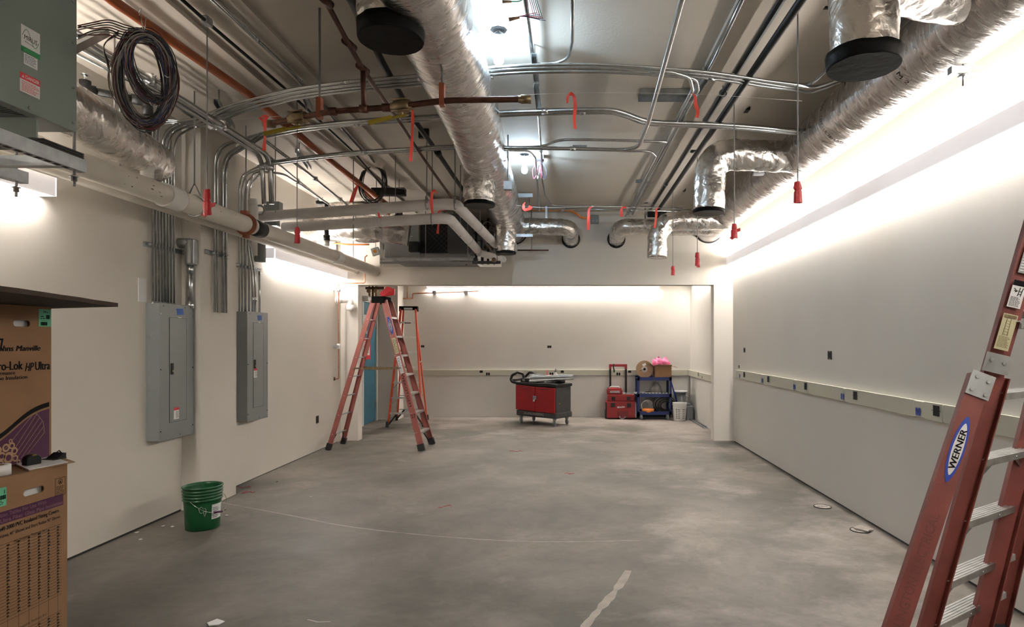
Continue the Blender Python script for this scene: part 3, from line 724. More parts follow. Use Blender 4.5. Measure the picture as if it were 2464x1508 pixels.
# dark fitting beyond farther panel
t = thing('elbow_fitting', 'black elbow fitting on the left wall past the farther panel', 'conduit fitting', (XL + .1, 7.35, 2.4))
c = PY(630, 610, 7.3)
MB().tube([c + Vector((0, 0, -.10)), c + Vector((0, 0, .12))], .045, 12).tube([c + Vector((0, 0, -.06)), Vector((XL, 7.3, c.z - .06))], .036, 12).build('body', M_grey, t)
MB().tube([c + Vector((0, 0, .12)), c + Vector((0, 0, .26))], .03, 12).build('pipe_stub', M_pvcw, t)

# two big conduits coming from the grey box, dropping beside the drain pipe
for i, (dx, r) in enumerate([(0, .021), (.075, .024)]):
    conduit([PY(60, 18 + 0, 3.35) + Vector((dx, 0, 0)), PZ(200, 112, 3.385) + Vector((dx, 0, 0)), PZ(416, 241, 3.385) + Vector((dx, 0, 0)), PZ(628, 374, 3.385) + Vector((dx, .02, 0)), Vector((PZ(628, 374, 3.385).x + dx, PZ(628, 374, 3.385).y + .06, 2.93))],
            r, ['large steel conduit from the grey box dropping to the drain pipe, left one', 'large steel conduit from the grey box dropping to the drain pipe, right one'][i], 'large conduits from the transformer', .17, (.3, .6, .9), m=M_emt, seg=12)
for i in range(4):
    conduit([PZ(150, 60 + i * 17, 3.5), PZ(395, 205 + i * 11, 3.5), PZ(520, 288 + i * 7, 3.5) + Vector((-.05, 0, 0))], .0125, 'thin steel conduit high on the left running from the grey box, %s from the top' % ORD[i], 'thin conduits above the wire coil', .1, (.5,))
# lengthwise conduits on the ceiling
conduit([PZ(480, -30, 3.63), PZ(697, 168, 3.63), PZ(877, 361, 3.63), PZ(900, 390, 3.63)], .0125, 'steel conduit fixed along the ceiling left of the centre, upper one', 'lengthwise ceiling conduits left', .1, (.3, .55))
conduit([PZ(500, -20, 3.615), PZ(712, 185, 3.61), PZ(870, 362, 3.61)], .010, 'thin steel conduit beside the left ceiling conduit', 'lengthwise ceiling conduits left', .1, (.2,))
conduit([PZ(1262, -20, 3.62), PZ(1277, 100, 3.62), PZ(1290, 200, 3.62), PZ(1304, 400, 3.62), PZ(1306, 440, 3.62)], .014, 'steel conduit running lengthwise beside the two bare bulbs', None, .1, (.3, .7))
conduit([PZ(1378, -30, 3.55), PZ(1377, 100, 3.55), PZ(1368, 140, 3.54), PZ(1335, 152, 3.54), PZ(1180, 162, 3.54)], .0115, 'steel conduit curving into the nearest bundle right of the first bulb', None, .16, (), m=M_emt)
conduit([PZ(1800, -30, 3.64), PZ(1720, 140, 3.64), PZ(1655, 260, 3.64), PZ(1505, 520, 3.6)], .013, 'steel conduit along the ceiling left of the black pipes', None, .1, (.3,))
conduit([PZ(1225, 362, 3.5), PZ(1275, 362, 3.5), PZ(1288, 380, 3.5), PZ(1298, 505, 3.4)], .0115, 'steel conduit curving around the second bare bulb', None, .12, ())
conduit([PZ(1300, 400, 3.6), PZ(1312, 470, 3.6), PZ(1325, 493, 3.6), PZ(1620, 500, 3.62), PZ(1680, 506, 3.64)], .0115, 'thin conduit running along the top of the far wall', None, .12, (.6,))
conduit([PZ(1360, 502, 3.5), PZ(1640, 508, 3.5)], .010, 'second thin conduit just below the one along the top of the far wall', None, .12, (.6,))
conduit([PZ(2165, 50, 3.6), PZ(2230, -20, 3.6)], .02, 'dark steel conduit between the capped dropper and the right duct', None, .1, (), m=M_emtd)
conduit([PZ(610, 345, 3.45), PZ(700, 420, 3.45) , PZ(800, 500, 3.40), PZ(840, 535, 3.35)], .0125, 'long lengthwise conduit reaching the air handler, left one', 'lengthwise conduits to the air handler', .1, (.4, .7))
conduit([PZ(640, 340, 3.5), PZ(740, 415, 3.45), PZ(850, 505, 3.40), PZ(870, 520, 3.38)], .016, 'long lengthwise conduit reaching the air handler, right one', 'lengthwise conduits to the air handler', .1, (.4, .7))
conduit([PZ(605, 435, 3.30), PZ(612, 412, 3.33), PZ(680, 417, 3.33), PZ(725, 445, 3.35), PZ(775, 480, 3.35), PZ(790, 490, 3.33)], .012, 'thin conduit swinging over to the small sprinkler fitting', None, .14, (.5,))
# cross rails on the ceiling that carry the conduits
def rail(px0, px1, py, z, lab, hgt=.05, w_=.041):
    a, b = PZ(px0, py, z), PZ(px1, py, z); b.y = a.y
    t = MB().channel(a, b, (0, 0, -1), w_, hgt, .003).build('strut_rail', M_strut); tag(t, lab, 'strut')
    MB().bar(a + Vector((.03, 0, 0)), b - Vector((.03, 0, 0)), (0, 0, 1), .012, .006).build('slot', M_slot, t); return t
rail(1538, 1665, 222, ZC - .003, 'wide steel rail on the ceiling by the first black pipe bracket', .05, .16)
rail(1530, 1578, 433, ZC - .003, 'short steel rail crossing the ceiling conduits near the far wall', .03, .06)
rail(1378, 1412, 350, ZC - .06, 'small steel bracket holding the far conduit bundle', .05)
rail(1247, 1282, 466, ZC - .02, 'steel rail over the far end of the central duct', .05)
for i, (a, b) in enumerate([((1285, 128), (1292, 195)), ((1290, 200), (1297, 262)), ((520, 238), (560, 300)), ((715, 358), (745, 400)), ((725, 205), (745, 255)), ((1700, 178), (1672, 222))]):
    p, q = PZ(*a, 3.585 if i != 2 else 3.57), PZ(*b, 3.585 if i != 2 else 3.57)
    t = MB().channel(p, q, (0, 0, -1), .041, .041, .003).build('strut_rail', M_strut)
    tag(t, ['black strut rail holding the nearest bundle by the first bulb', 'strut rail between the nearest and middle bundles', 'dark strut rail at the left end of the nearest bundle',
            'strut rail over the far bundle at the left', 'strut rail crossing the nearest bundle left of the central duct', 'strut rail crossing the nearest bundle at its right bend'][i], 'strut')
    for r_ in (p.lerp(q, .15), p.lerp(q, .85)): MB().cyl(r_, (r_.x, r_.y, ZC), .006, 6).build('hanger', M_rod, t)
    if i < 2:
        MB().torus(PZ(1291, 163 if i == 0 else 268, 3.50), .024, .004, (1, 0, 0), 14, 5).build('clamp', M_zinc, t)

# ------------------------------------------------------------------ black and orange pipes
def pipe(pts, r, lab, m, R=.1, name='pipe', cat='pipe', grp=None, seg=14):
    return tag(MB().tube(fillet(pts, R), r, seg).build(name, m), lab, cat, grp)
t = pipe([(1.33, 1.5, 3.545), (1.34, 9.3, 3.53)], .026, 'thick black iron pipe running lengthwise on the right', M_iron, 0)
for px, py in ((1668, 358), (1736, 238)): MB().cyl(PY(px, py, F * 1.34 / (px - VX)) - Vector((0, .04, 0)), PY(px, py, F * 1.34 / (px - VX)) + Vector((0, .04, 0)), .036, 14).build('coupling', M_iron, t)
MB().cyl((1.34, 9.28, 3.50), (1.34, 9.36, 3.50), .055, 14).cyl((1.2, 9.33, 3.50), (1.48, 9.33, 3.50), .045, 12).build('end_fitting', M_iron, t)
t = pipe([(1.245, 1.5, 3.60), (1.25, 9.0, 3.59)], .016, 'thin black iron pipe just left of the thick one', M_iron, 0)
for y, rr in ((5.0, .028), (5.75, .026), (7.9, .022)):
    o = MB().torus((1.25, y, 3.59), rr, .006, (0, 1, 0), 16, 6).build('pipe_clamp', M_alug, t); MB().cyl((1.25, y, 3.61), (1.25, y, ZC), .005, 6).build('hanger', M_rod, o)
t = pipe([PZ(800, -60, 3.5), PZ(845, 0, 3.56), PZ(920, 150, 3.56), PZ(1000, 293, 3.56), PZ(1052, 366, 3.56), PZ(1130, 480, 3.5)], .024, 'black iron pipe running lengthwise just left of the central duct', M_iron, 0)
p = PZ(1052, 366, 3.56); MB().cyl(p - Vector((-.01, .07, 0)), p + Vector((.0, .07, 0)), .036, 14).build('coupling', M_iron, t)
p = PZ(1020, 340, 3.56); MB().box(p.x - .05, p.x + .05, p.y - .02, p.y + .02, 3.59, ZC).build('bracket', M_iron, t)
t = pipe([PZ(210, -50, 3.5), PZ(270, 0, 3.5), PZ(398, 88, 3.5), PZ(597, 226, 3.5), PZ(746, 350, 3.5), PZ(930, 490, 3.44)], .03, 'orange painted sprinkler pipe running lengthwise on the left', M_org, 0, 'sprinkler_pipe', 'pipe')
t = pipe([PZ(690, 292, 3.6), PZ(720, 320, 3.6), PZ(860, 445, 3.5), PZ(935, 515, 3.4)], .018, 'second orange pipe beside the first, reaching the air handler', M_org, 0, 'sprinkler_pipe', 'pipe')
t = pipe([PZ(400, -35, 3.6), PZ(498, 53, 3.6), PZ(680, 208, 3.6), PZ(850, 365, 3.58), PZ(940, 470, 3.5)], .011, 'thin dark pipe along the ceiling with a clamp and hanging rod', M_iron, 0)
p = PZ(498, 53, 3.6); MB().box(p.x - .02, p.x + .02, p.y - .03, p.y + .03, p.z - .02, p.z + .03).build('clamp', M_emtd, t)
for i, (px, py, lab) in enumerate([(1796, 268, 'small black strut piece on the ceiling above the right branch duct'), (1645, 460, 'small black bracket on the ceiling near the far right'), (1555, 488, 'tiny black bracket above the far right duct elbow'), (2000, 28, 'short black strip on the ceiling left of the capped dropper'), (2185, 70, 'white bracket on the ceiling right of the capped dropper')]):
    p = PZ(px, py, ZC - .03); s_ = .035 if i < 3 else .05
    m = MB(); 
    if i == 3: m.box(p.x - .07, p.x + .03, p.y - .01, p.y + .01, ZC - .012, ZC)
    else: m.channel(p + Vector((0, -s_ * 1.2, 0)), p + Vector((0, s_ * 1.2, 0)), (0, 0, 1), .045, .03, .004)
    tag(m.build('ceiling_bracket', M_blk if i != 4 else M_pvcw), lab, 'bracket')
# orange flexible conduit to the grey box on the far wall
t = pipe([PY(1268, 505, 9.9), PY(1368, 505, 9.9), PY(1385, 512, 9.9), PY(1398, 524, 9.9), PY(1422, 524, 9.97)], .018, 'orange flexible conduit running to a grey box above the opening', M_orgflex, .2, 'flexible_conduit', 'conduit')
coupling(t, PY(1353, 505, 9.9), (1, 0, 0), .018)
t = thing('junction_box', 'grey square junction box high on the wall over the opening', 'electrical box', PY(1431, 529, YO))
c = PY(1431, 529, YO); MB().box(c.x - .062, c.x + .062, YO - .06, YO, c.z - .066, c.z + .066).build('body', M_grey, t, bevel=.004)
pp = Plane((c.x, YO - .06, c.z), (1, 0, 0), (0, 0, 1), .001)
for a, b in ((-.03, -.03), (.03, -.03)):
    m = MB(); pp.ring(m, a, b, .009, .014); m.build('knockout', M_emtd, t)

# ------------------------------------------------------------------ white drain pipe and black fittings
W0, W1 = Vector((-3.10, 2.6, 2.725)), Vector((-3.10, 10.12, 2.73))
wt = thing('drain_pipe', 'long off-white drain pipe running along the left wall into the header', 'pipe', (-3.1, 6, 2.6))
def wz(y): return W0.lerp(W1, (y - W0.y) / (W1.y - W0.y))
MB().tube([W0, W1], .080, 28).build('pipe_run', M_pvc, wt)
for px, L_, rr in ((410, .18, .092), (808, .2, .092)):
    y = F * 3.1 / (VX - px); MB().tube([wz(y - L_ / 2), wz(y - L_ / 2 + .01), wz(y + L_ / 2 - .01), wz(y + L_ / 2)], rr, 28).build('pipe_coupling', M_pvcw, wt)
y = F * 3.1 / (VX - 592); o = plab(MB().tube([wz(y - .03), wz(y + .03)], .094, 28).torus(wz(y), .095, .012, (0, 1, 0), 28, 6).box(-3.12 - .02, -3.1 + .02, y - .03, y + .03, wz(y).z + .09, wz(y).z + .13).box(-3.12, -3.08, y - .03, y + .03, wz(y).z - .13, wz(y).z - .09).build('orange_clamp', M_orgh, wt), 'orange grooved clamp')
y = F * 3.1 / (VX - 617); plab(MB().tube([wz(y - .1), wz(y + .1)], .0815, 28).build('black_band', M_blk, wt), 'black band round the white pipe')
y = F * 3.1 / (VX - 468); MB().torus(wz(y), .087, .007, (0, 1, 0), 28, 6).build('hanger_ring', M_zinc, wt)
MB().tube([wz(y) + Vector((-.06, 0, .06)), wz(y) + Vector((0, 0, .19)), wz(y) + Vector((.06, 0, .06))], .006, 6).cyl(wz(y) + Vector((0, 0, .17)), (-3.1, y, ZC), .006, 6).build('hanger', M_rod, wt)
for px in (289, 592, 850): 
    y = F * 3.1 / (VX - px); MB().cyl(wz(y) + Vector((0, 0, .08)), (-3.1, y, ZC), .006, 6).build('hanger', M_rod, wt)
rnd = random.Random(3)
for i in range(14):
    px = rnd.choice([rnd.uniform(250, 300), rnd.uniform(300, 400), rnd.uniform(480, 560)]); y = F * 3.1 / (VX - px); a = rnd.uniform(.9, 2.2)
    p = wz(y) + Vector((math.sin(a), 0, math.cos(a))) * .0805
    MB().obox(p, Vector((math.sin(a), 0, math.cos(a))), Vector((0, 1, 0)), Vector((math.cos(a), 0, -math.sin(a))), .0008, rnd.uniform(.002, .012), rnd.uniform(.0006, .003)).build('scuff_mark', M_gap, wt)
tag(MB().tube([(-3.42, 2.8, 2.74), (-3.40, 10.1, 2.72)], .042, 16).build('drain_pipe', M_pvc), 'thinner white pipe tucked behind the long drain pipe', 'pipe')
t = thing('drain_fitting', 'black pipe rising from the white drain pipe and turning left to an elbow', 'pipe', (-3.1, 4.6, 2.8))
j = Vector((-3.1, 4.60, 2.75)); k = PY(355, 245, 4.6); e = PY(205, 215, 4.35)
MB().cyl(j + Vector((0, 0, .05)), j + Vector((0, 0, .15)), .045, 16).build('white_adapter', M_pvcw, t)
MB().cyl(j + Vector((0, 0, .14)), j + Vector((0, 0, .24)), .042, 16).build('threaded_collar', M_iron, t)
MB().tube([j + Vector((0, 0, .2)), k], .026, 14).build('riser', M_iron, t)
MB().tube(fillet([k - Vector((0, 0, .1)), k, k + (e - k).normalized() * .1], .06), .036, 14).build('elbow', M_iron, t)
MB().tube([k, e], .026, 14).build('horizontal_pipe', M_iron, t)
MB().tube(fillet([e + (k - e).normalized() * .06, e, e + Vector((0, 0, .06))], .04), .036, 14).build('elbow', M_iron, t)
MB().cyl(e + Vector((0, 0, .05)), e + Vector((0, 0, .11)), .014, 8).cyl(e + Vector((0, 0, .1)), e + Vector((0, 0, .105)), .028, 12).build('sprinkler_head', M_zinc, t)
t = thing('sprinkler', 'small black sprinkler elbow above the white jacketed pipes', 'sprinkler', PY(785, 500, 8.0))
a, b, c = PY(786, 500, 8), PY(786, 488, 8), PY(765, 489, 8)
MB().tube(fillet([a, b, c, c + Vector((0, 0, .03))], .03), .026, 10).build('elbow', M_iron, t); MB().cyl(c + Vector((0, 0, .03)), c + Vector((0, 0, .07)), .008, 6).cyl(c + Vector((0, 0, .065)), c + Vector((0, 0, .07)), .03, 10).build('deflector', M_zinc, t)
t = thing('drain_fitting', 'black stub pipe standing on the drain pipe near its far end', 'pipe', PY(786, 605, 8.03))
y = 8.03; MB().cyl(wz(y) + Vector((0, 0, .1)), wz(y) + Vector((0, 0, .17)), .035, 12).build('white_adapter', M_pvcw, t); MB().cyl(wz(y) + Vector((0, 0, .17)), wz(y) + Vector((0, 0, .36)), .028, 12).cyl(wz(y) + Vector((0, 0, .17)), wz(y) + Vector((0, 0, .24)), .042, 12).build('riser', M_iron, t)

# white jacketed pipes
def jacket(pts, r, lab, R, bands):
    t = thing('insulated_pipe', lab, 'pipe', pts[0]); P = fillet(pts, R); MB().tube(P, r, 18).build('jacket', M_ins, t); Q = resample(P, .05)
    for j in bands: k = int(j * (len(Q) - 1)); d = (Q[k + 1] - Q[k - 1]).normalized(); MB().cyl(Q[k] - d * .015, Q[k] + d * .015, r * 1.05, 18).build('band', M_white, t)
    return t
t = jacket([PZ(628, 521, 3.0), PZ(1094, 489, 3.0), PZ(1192, 588, 3.0), PZ(1215, 592, 3.0) + Vector((.15, 0, 0))], .058, 'upper white jacketed pipe crossing to the centre then turning away', .12, (.3, .68, .85))
for px in (1027, 1095): p = PZ(px, 489, 3.0); MB().cyl(p, (p.x, p.y, ZC), .006, 6).torus(p, .062, .006, (1, 0, 0), 18, 6).build('hanger', M_rod, t)
p = PZ(1155, 552, 3.0); MB().cyl(p, (p.x, p.y, ZC), .006, 6).build('hanger', M_rod, t)
t = jacket([PZ(684, 547, 2.9), PZ(1080, 524, 2.9), PZ(1148, 600, 2.9)], .056, 'lower white jacketed pipe ending at a yellow valve', .12, (.3, .8))
for px, py in ((1040, 526), (1108, 556)): p = PZ(px, py, 2.9); MB().cyl(p, (p.x, p.y, ZC), .006, 6).torus(p, .062, .006, (1, 0, 0), 18, 6).build('hanger', M_rod, t)
p = PZ(1143, 606, 2.9); v = MB().box(p.x - .12, p.x + .10, p.y - .02, p.y + .02, p.z + .02, p.z + .045).build('valve_lever', M_yel, t)
jacket([PZ(1152, 608, 2.88), PZ(1212, 624, 2.88)], .05, 'short white jacketed pipe beyond the yellow valve', 0, (.9,))

# ------------------------------------------------------------------ copper line with the two yellow valves
ct = thing('copper_pipe', 'brown copper pipe with two yellow-handled valves hanging near the ceiling', 'pipe', (-1.2, 4.4, 3.2))
CP = [(655, 297), (720, 284), (790, 270), (870, 263), (960, 256), (1065, 243), (1160, 240), (1262, 239)]
ZP = 3.02
cpts = spline([PZ(a, b, ZP) for a, b in CP], 5)
MB().tube(cpts, .0180, 14, rf=lambda p, rr, i, k, n: rr + .0015 * noise.noise(p * 8)).build('pipe_run', M_cop, ct)
for px, py in ((650, 298), (1266, 239)):
    p = PZ(px, py, ZP); MB().cyl(p - Vector((.03, 0, 0)), p + Vector((.03, 0, 0)), .026, 12).cyl(p - Vector((.045, 0, 0)), p + Vector((.015, 0, 0)), .021, 6).build('end_cap', M_brass, ct)
for px, py, s in ((719, 284, 1), (968, 256, 1)):
    p = PZ(px, py, ZP); d = Vector((1, -.22, 0)).normalized(); u = Vector((0, 0, 1)); n_ = d.cross(u)
    o = MB().lathe(p - d * .07, [(.026, 0), (.026, .02), (.036, .02), (.036, .035), (.042, .045), (.042, .095), (.036, .105), (.036, .12), (.026, .12), (.026, .14)], 16, d).build('valve_body', M_brass, ct)
    for a in (-1, 1):
        for b in (-1, 1): MB().cyl(p + d * -.055 + u * .034 * a + n_ * .034 * b, p + d * .055 + u * .034 * a + n_ * .034 * b, .006, 8).build('bolt', M_brass, o)
    q = p + Vector((-.01, -.05, -.075))
    h = MB(); h.bar(q + Vector((.05, -.01, .0)), q + Vector((-.035, -.03, -.022)), (0, 0, 1), .02, .012).bar(q + Vector((-.03, -.03, -.02)), q + Vector((-.165, -.05, -.06)), (0, 0, 1), .028, .022); h.build('valve_handle', M_yel, ct, bevel=.004)
    MB().cyl(p, p + Vector((0, -.01, -.06)), .010, 8).build('valve_stem', M_brass, o)
for px, py in ((769, 274), (1064, 243)):
    p = PZ(px, py, ZP); o = plab(MB().bar(p + Vector((0, .0, -.03)), p + Vector((0, 0, .10)), (0, 1, 0), .03, .045).build('copper_hanger', M_orgh, ct), 'copper coloured split hanger')
    MB().cyl(p + Vector((0, 0, .09)), (p.x, p.y, ZC), .008, 8).build('hanger_rod', M_rod, ct)
tee0 = PZ(876, 262, ZP)
for px, py in ((876, 262), (800, 268), (930, 259)): p = PZ(px, py, ZP); MB().cyl(p - Vector((.025, 0, 0)), p + Vector((.025, 0, 0)), .025, 12).build('joint', M_cop, ct)
c2 = thing('copper_pipe', 'slim copper pipe running lengthwise under the ceiling and dropping toward the far wall', 'pipe', (-1.4, 5, 3.4))
lp = [PY(745, -60, 2.85), PY(782, 0, 3.15), PY(873, 165, tee0.y), PY(960, 292, 4.95), PY(1050, 425, 6.4), PY(1182, 602, 9.2)]
MB().tube(spline(lp, 6), .0145, 12).build('pipe_run', M_cop, c2)
MB().cyl(tee0, lp[2], .016, 12).build('drop_pipe', M_cop, c2); 
for p in (lp[2], lp[1], lp[1].lerp(lp[2], .6)): MB().cyl(p - Vector((.01, .05, -.0)), p + Vector((.01, .05, .0)), .021, 12).build('joint', M_cop, c2)
p = lp[3]; MB().cyl((p.x, p.y, p.z + .07), (p.x, p.y, ZC), .005, 6).tube([p + Vector((-.02, 0, 0)), p + Vector((-.012, 0, .08)), p + Vector((.012, 0, .08)), p + Vector((.02, 0, 0))], .004, 6).build('clevis_hanger', M_rod, c2)
# small copper line across the wall over the opening, and lines left of it
t = pipe([PY(1245, 602, 9.9), PY(1320, 602, 9.9)], .012, 'short brown copper pipe end hanging by a rod over the opening', M_cop, 0, 'copper_pipe')
p = PY(1279, 600, 9.9); MB().cyl(p, (p.x, p.y, ZC), .007, 6).build('hanger', M_rod, t)
t = pipe([PX(817, 690, XL + .04), PX(806, 690, XL + .04) , PX(806, 690, XL + .04), PX(806, 909, XL + .04)], .008, 'thin copper riser on the left wall beside the opening', M_copb, 0, 'copper_pipe')
bpy.data.objects.remove(t)
Yc = 9.75; cx = -3.55
t = thing('copper_pipe', 'thin copper riser on the left wall jogging over to the header', 'pipe', (cx, Yc, 1))
a = PY(815, 912, Yc); zt = PY(815, 681, Yc).z
MB().tube(fillet([PY(806, 911, Yc), PY(815, 911, Yc), Vector((a.x, Yc, zt)), PY(878, 681, Yc), PY(878, 618, Yc), PY(884, 614, Yc)], .03), .010, 8).build('pipe_run', M_copb, t)
MB().cyl(PY(805, 907, Yc), PY(805, 915, Yc), .014, 8).build('stub_end', M_cop, t)
for py in (696, 833):
    p = PY(815, py, Yc); o = MB().box(XL, p.x + .01, Yc - .03, Yc + .03, p.z - .02, p.z + .02).build('wall_clamp', M_alug, t); MB().cyl(p + Vector((0, 0, -.04)), p + Vector((0, 0, .04)), .026, 10).build('white_sleeve', M_pvcw, t)
t = thing('drain_trap', 'white plastic drain fitting with a capped elbow beside the opening', 'pipe', PY(800, 722, Yc))
p = PY(803, 723, Yc + .1); q = PY(843, 720, 9.95)
MB().cyl((XL, p.y, p.z), p + Vector((.0, 0, 0)), .05, 14).cyl(p, p + Vector((.06, 0, 0)), .06, 14).build('wall_flange', M_pvcw, t)
MB().tube(fillet([p, q, q + Vector((0, 0, -.12))], .08), .05, 14).build('elbow', M_pvcw, t); MB().lathe(q + Vector((0, 0, -.19)), [(.02, 0), (.05, .01), (.062, .03), (.062, .1)], 16).build('end_cap', M_pvcw, t)
# far room copper line
Yf = YB - .05
t = thing('copper_pipe', 'thin copper line on the far wall just under the header', 'pipe', PY(1050, 705, Yf))
MB().tube(fillet([PY(968, 718, Yf), PY(993, 718, Yf), PY(993, 706, Yf), PY(1155, 700, Yf), PY(1140, 688, Yf), PY(1138, 683, Yf)], .03), .014, 8).build('pipe_run', M_copb, t)
for px in (1045, 1121): p = PY(px, 703, Yf); MB().box(p.x - .04, p.x + .04, Yf - .02, YB - .001, p.z - .03, p.z + .03).build('wall_clamp', M_zinc, t)
MB().tube([PY(980, 718, Yf), PY(980, 688, Yf)], .012, 8).build('riser', M_copb, t)
# ------------------------------------------------------------------ bare bulbs
def bulb(px, py, lab, zb):
    p = PZ(px, py, ZC); t = thing('bare_bulb', lab, 'light bulb', (p.x, p.y, zb), 0, 'bare bulbs on the ceiling')
    MB().lathe((p.x, p.y, ZC - .004), [(.055, 0), (.058, .004)], 8).build('ceiling_box', M_hole, t)
    m = MB(); r_ = random.Random(px)
    for i in range(3):
        a = r_.random() * 6; m.tube(spline([Vector((p.x, p.y, ZC)), Vector((p.x + math.cos(a) * .05, p.y + math.sin(a) * .05, ZC - .05)), Vector((p.x + math.cos(a) * .06, p.y, ZC - .09)), Vector((p.x, p.y, zb + .115))]), .002, 5)
    m.build('lead_wires', M_white, t)
    MB().lathe((p.x, p.y, zb + .06), [(.020, 0), (.024, .02), (.024, .045), (.03, .047), (.03, .055), (.012, .06)], 16).build('socket', M_pvcw, t)
    MB().lathe((p.x, p.y, zb - .055), [(.002, 0), (.018, .004), (.030, .018), (.034, .04), (.030, .062), (.021, .085), (.016, .105), (.016, .12)], 20).build('glass_bulb', M_bulb, t)
bulb(1200, 72, 'lit bare bulb hanging near the camera, right of the central duct', 3.50)
bulb(1262, 371, 'lit bare bulb farther back, right of the central duct', 3.52)
# loose wires hanging near the bulbs
def hang_wires(name, lab, p, drops, ms, r=.0022):
    t = thing(name, lab, 'wires', p)
    for i, (pts, m_) in enumerate(zip(drops, ms)): MB().tube(spline(pts), r, 6).build('wire', m_, t)
    return t
p = PZ(1272, -10, 3.62)
ws = []
for i in range(5):
    e = PZ(1248, 40, 3.40); ws.append([p + Vector((.01 * i, 0, 0)), p + Vector((.03 + .012 * i, .10, -.08)), e + Vector((.10 + .01 * i, .02 * i, .02)), e + Vector((.01 * i, 0, 0))])
t = hang_wires('hanging_wires', 'purple and red wires hanging beside the first bulb, tied with wire nuts', p, ws, [M_wirep, M_wirebl, M_wirep, M_wirer, M_wirebl])
e = PZ(1246, 42, 3.40); MB().cyl(e + Vector((.01, 0, 0)), e + Vector((-.05, 0, -.012)), .006, 8, .011).build('wire_nut', M_cardl, t)
e = PZ(1222, 4, 3.52); MB().cyl(e + Vector((.02, 0, 0)), e + Vector((-.03, 0, 0)), .006, 8, .009).build('wire_nut', M_cardl, t); MB().tube(spline([e + Vector((.02, 0, 0)), e + Vector((.08, 0, .01)), e + Vector((.14, -.05, .06))]), .003, 6).build('wire', M_green, t)
p = PZ(1298, 388, 3.62); ws = []
for i in range(4): ws.append([p + Vector((.012 * i - .02, 0, 0)), p + Vector((.05 * (i - 1.5), .0, -.09)), p + Vector((.04 * (i - 1.5), .02, -.19)), p + Vector((.01, 0, -.05))])
t = hang_wires('hanging_wires', 'pink and white wires dangling from a small box beside the far bulb', p, ws, [M_wirep, M_white, M_wirep, M_wirebl])
MB().box(p.x - .05, p.x + .05, p.y - .05, p.y + .05, ZC - .05, ZC).build('ceiling_box', M_emtd, t)

# ------------------------------------------------------------------ transformer cabinet at the upper left
XT, YT, ZT = -2.40, 3.05, 2.62
t = thing('transformer_cabinet', 'grey-green transformer cabinet hung on struts at the upper left', 'electrical cabinet', (-2.67, 2.4, ZT))
MB().box(XT - .003, XT, 1.85, YT, ZT, 3.50).build('side_panel', M_trafo, t, bevel=.001)
MB().box(-2.95, XT - .004, 1.86, YT - .01, ZT + .02, 3.50).build('body', M_trafo, t)
MB().box(XT - .05, XT - .004, 1.86, YT - .01, ZT, ZT + .02).box(-2.95, -2.90, 1.86, YT - .01, ZT, ZT + .02).box(-2.9, XT - .05, 2.86, YT - .01, ZT, ZT + .02).build('base_frame', M_panel, t)
MB().box(-2.9, XT - .05, 1.9, 2.86, ZT + .012, ZT + .019).build('vent_backing', M_hole, t)
m = MB()
for i in range(34):
    y = 1.9 + i * .0285
    for s in (-1, 1): m.bar((-2.89, y, ZT + .008), (XT - .055, y + s * .24, ZT + .008), (0, 0, 1), .004, .003)
for i, v in enumerate(m.v): v.y = min(max(v.y, 1.9), 2.86)
m.build('vent_mesh', M_panel, t)
for z in (3.05, 2.83, 2.66, 3.25):
    p = Vector((XT, YT - .025, z)); MB().cyl(p, p + Vector((.006, 0, 0)), .006, 10).build('screw', M_zinc, t)
for y in (2.78,): MB().cyl((XT, y, ZT + .02), (XT + .006, y, ZT + .02), .007, 10).build('screw', M_zinc, t)
MB().box(-2.62, XT - .02, 2.84, 2.85, ZT - .09, ZT).box(-2.95, XT - .03, 2.85, 3.03, ZT - .09, ZT - .085).build('mounting_foot', M_trafo, t)
P_ = Plane((XT, 0, 0), (0, 1, 0), (0, 0, 1), .0015)
def box_px(x0, y0, x1, y1):
    a, b = PX(x0, y0, XT), PX(x1, y1, XT); return a.y, b.z, b.y, a.z
a = PX(50, 54, XT); w_, h_ = .098, .118
x0, y1 = a.y, a.z - .004; y0 = y1 - h_
def shear(x, y): return y
m = MB(); P_.rect(m, x0, y0, x0 + w_, y1); lb = plab(m.build('maker_label', M_white, t), 'white and green maker label')
m = MB(); P_.rect(m, x0, y0, x0 + w_, y0 + .024, .0022); m.build('green_band', mat('label green', (.02, .22, .07), .5), lb)
m = MB(); P_.text(m, 'MIRUS', x0 + .012, y0 + .058, .030, .0022, shear=.1, width=.068); P_.line(m, x0 + .02, y0 + .05, x0 + .062, y0 + .044, .0014, .0022); m.build('lettering', M_ink, lb)
m = MB(); pts = [(x0 + .006 + k * .0043, y0 + .072 + .032 * math.sin(k / 20 * 2 * PI)) for k in range(21)]
for p_, q_ in zip(pts, pts[1:]): P_.line(m, *p_, *q_, .0018, .0022)
m.build('wave_mark', mat('label green'+'', (.02, .22, .07), .5), lb)
m = MB(); P_.rect(m, x0 + .014, y0 - .052, x0 + .085, y0 - .002); lb = m.build('serial_label', M_white, t)
m = MB(); P_.fine(m, x0 + .018, y0 - .046, x0 + .078, y0 - .006, 6, l=.0022); m.build('small_print', M_wirebl, lb)
a = PX(47, 171, XT); x0, y1 = a.y, a.z; w_ = .104; h_ = .085
m = MB(); P_.rect(m, x0, y1 - h_, x0 + w_, y1); lb = plab(m.build('danger_label', M_white, t), 'red and white DANGER label')
m = MB(); P_.rect(m, x0, y1 - .028, x0 + w_, y1, .0022); m.build('red_band', M_redl, lb)
m = MB(); P_.text(m, 'DANGER', x0 + .026, y1 - .021, .021, .003, bold=.0004, width=.072); P_.pl(m, [(x0 + .008, y1 - .021), (x0 + .022, y1 - .021), (x0 + .015, y1 - .008)], .003); m.build('lettering', M_white, lb)
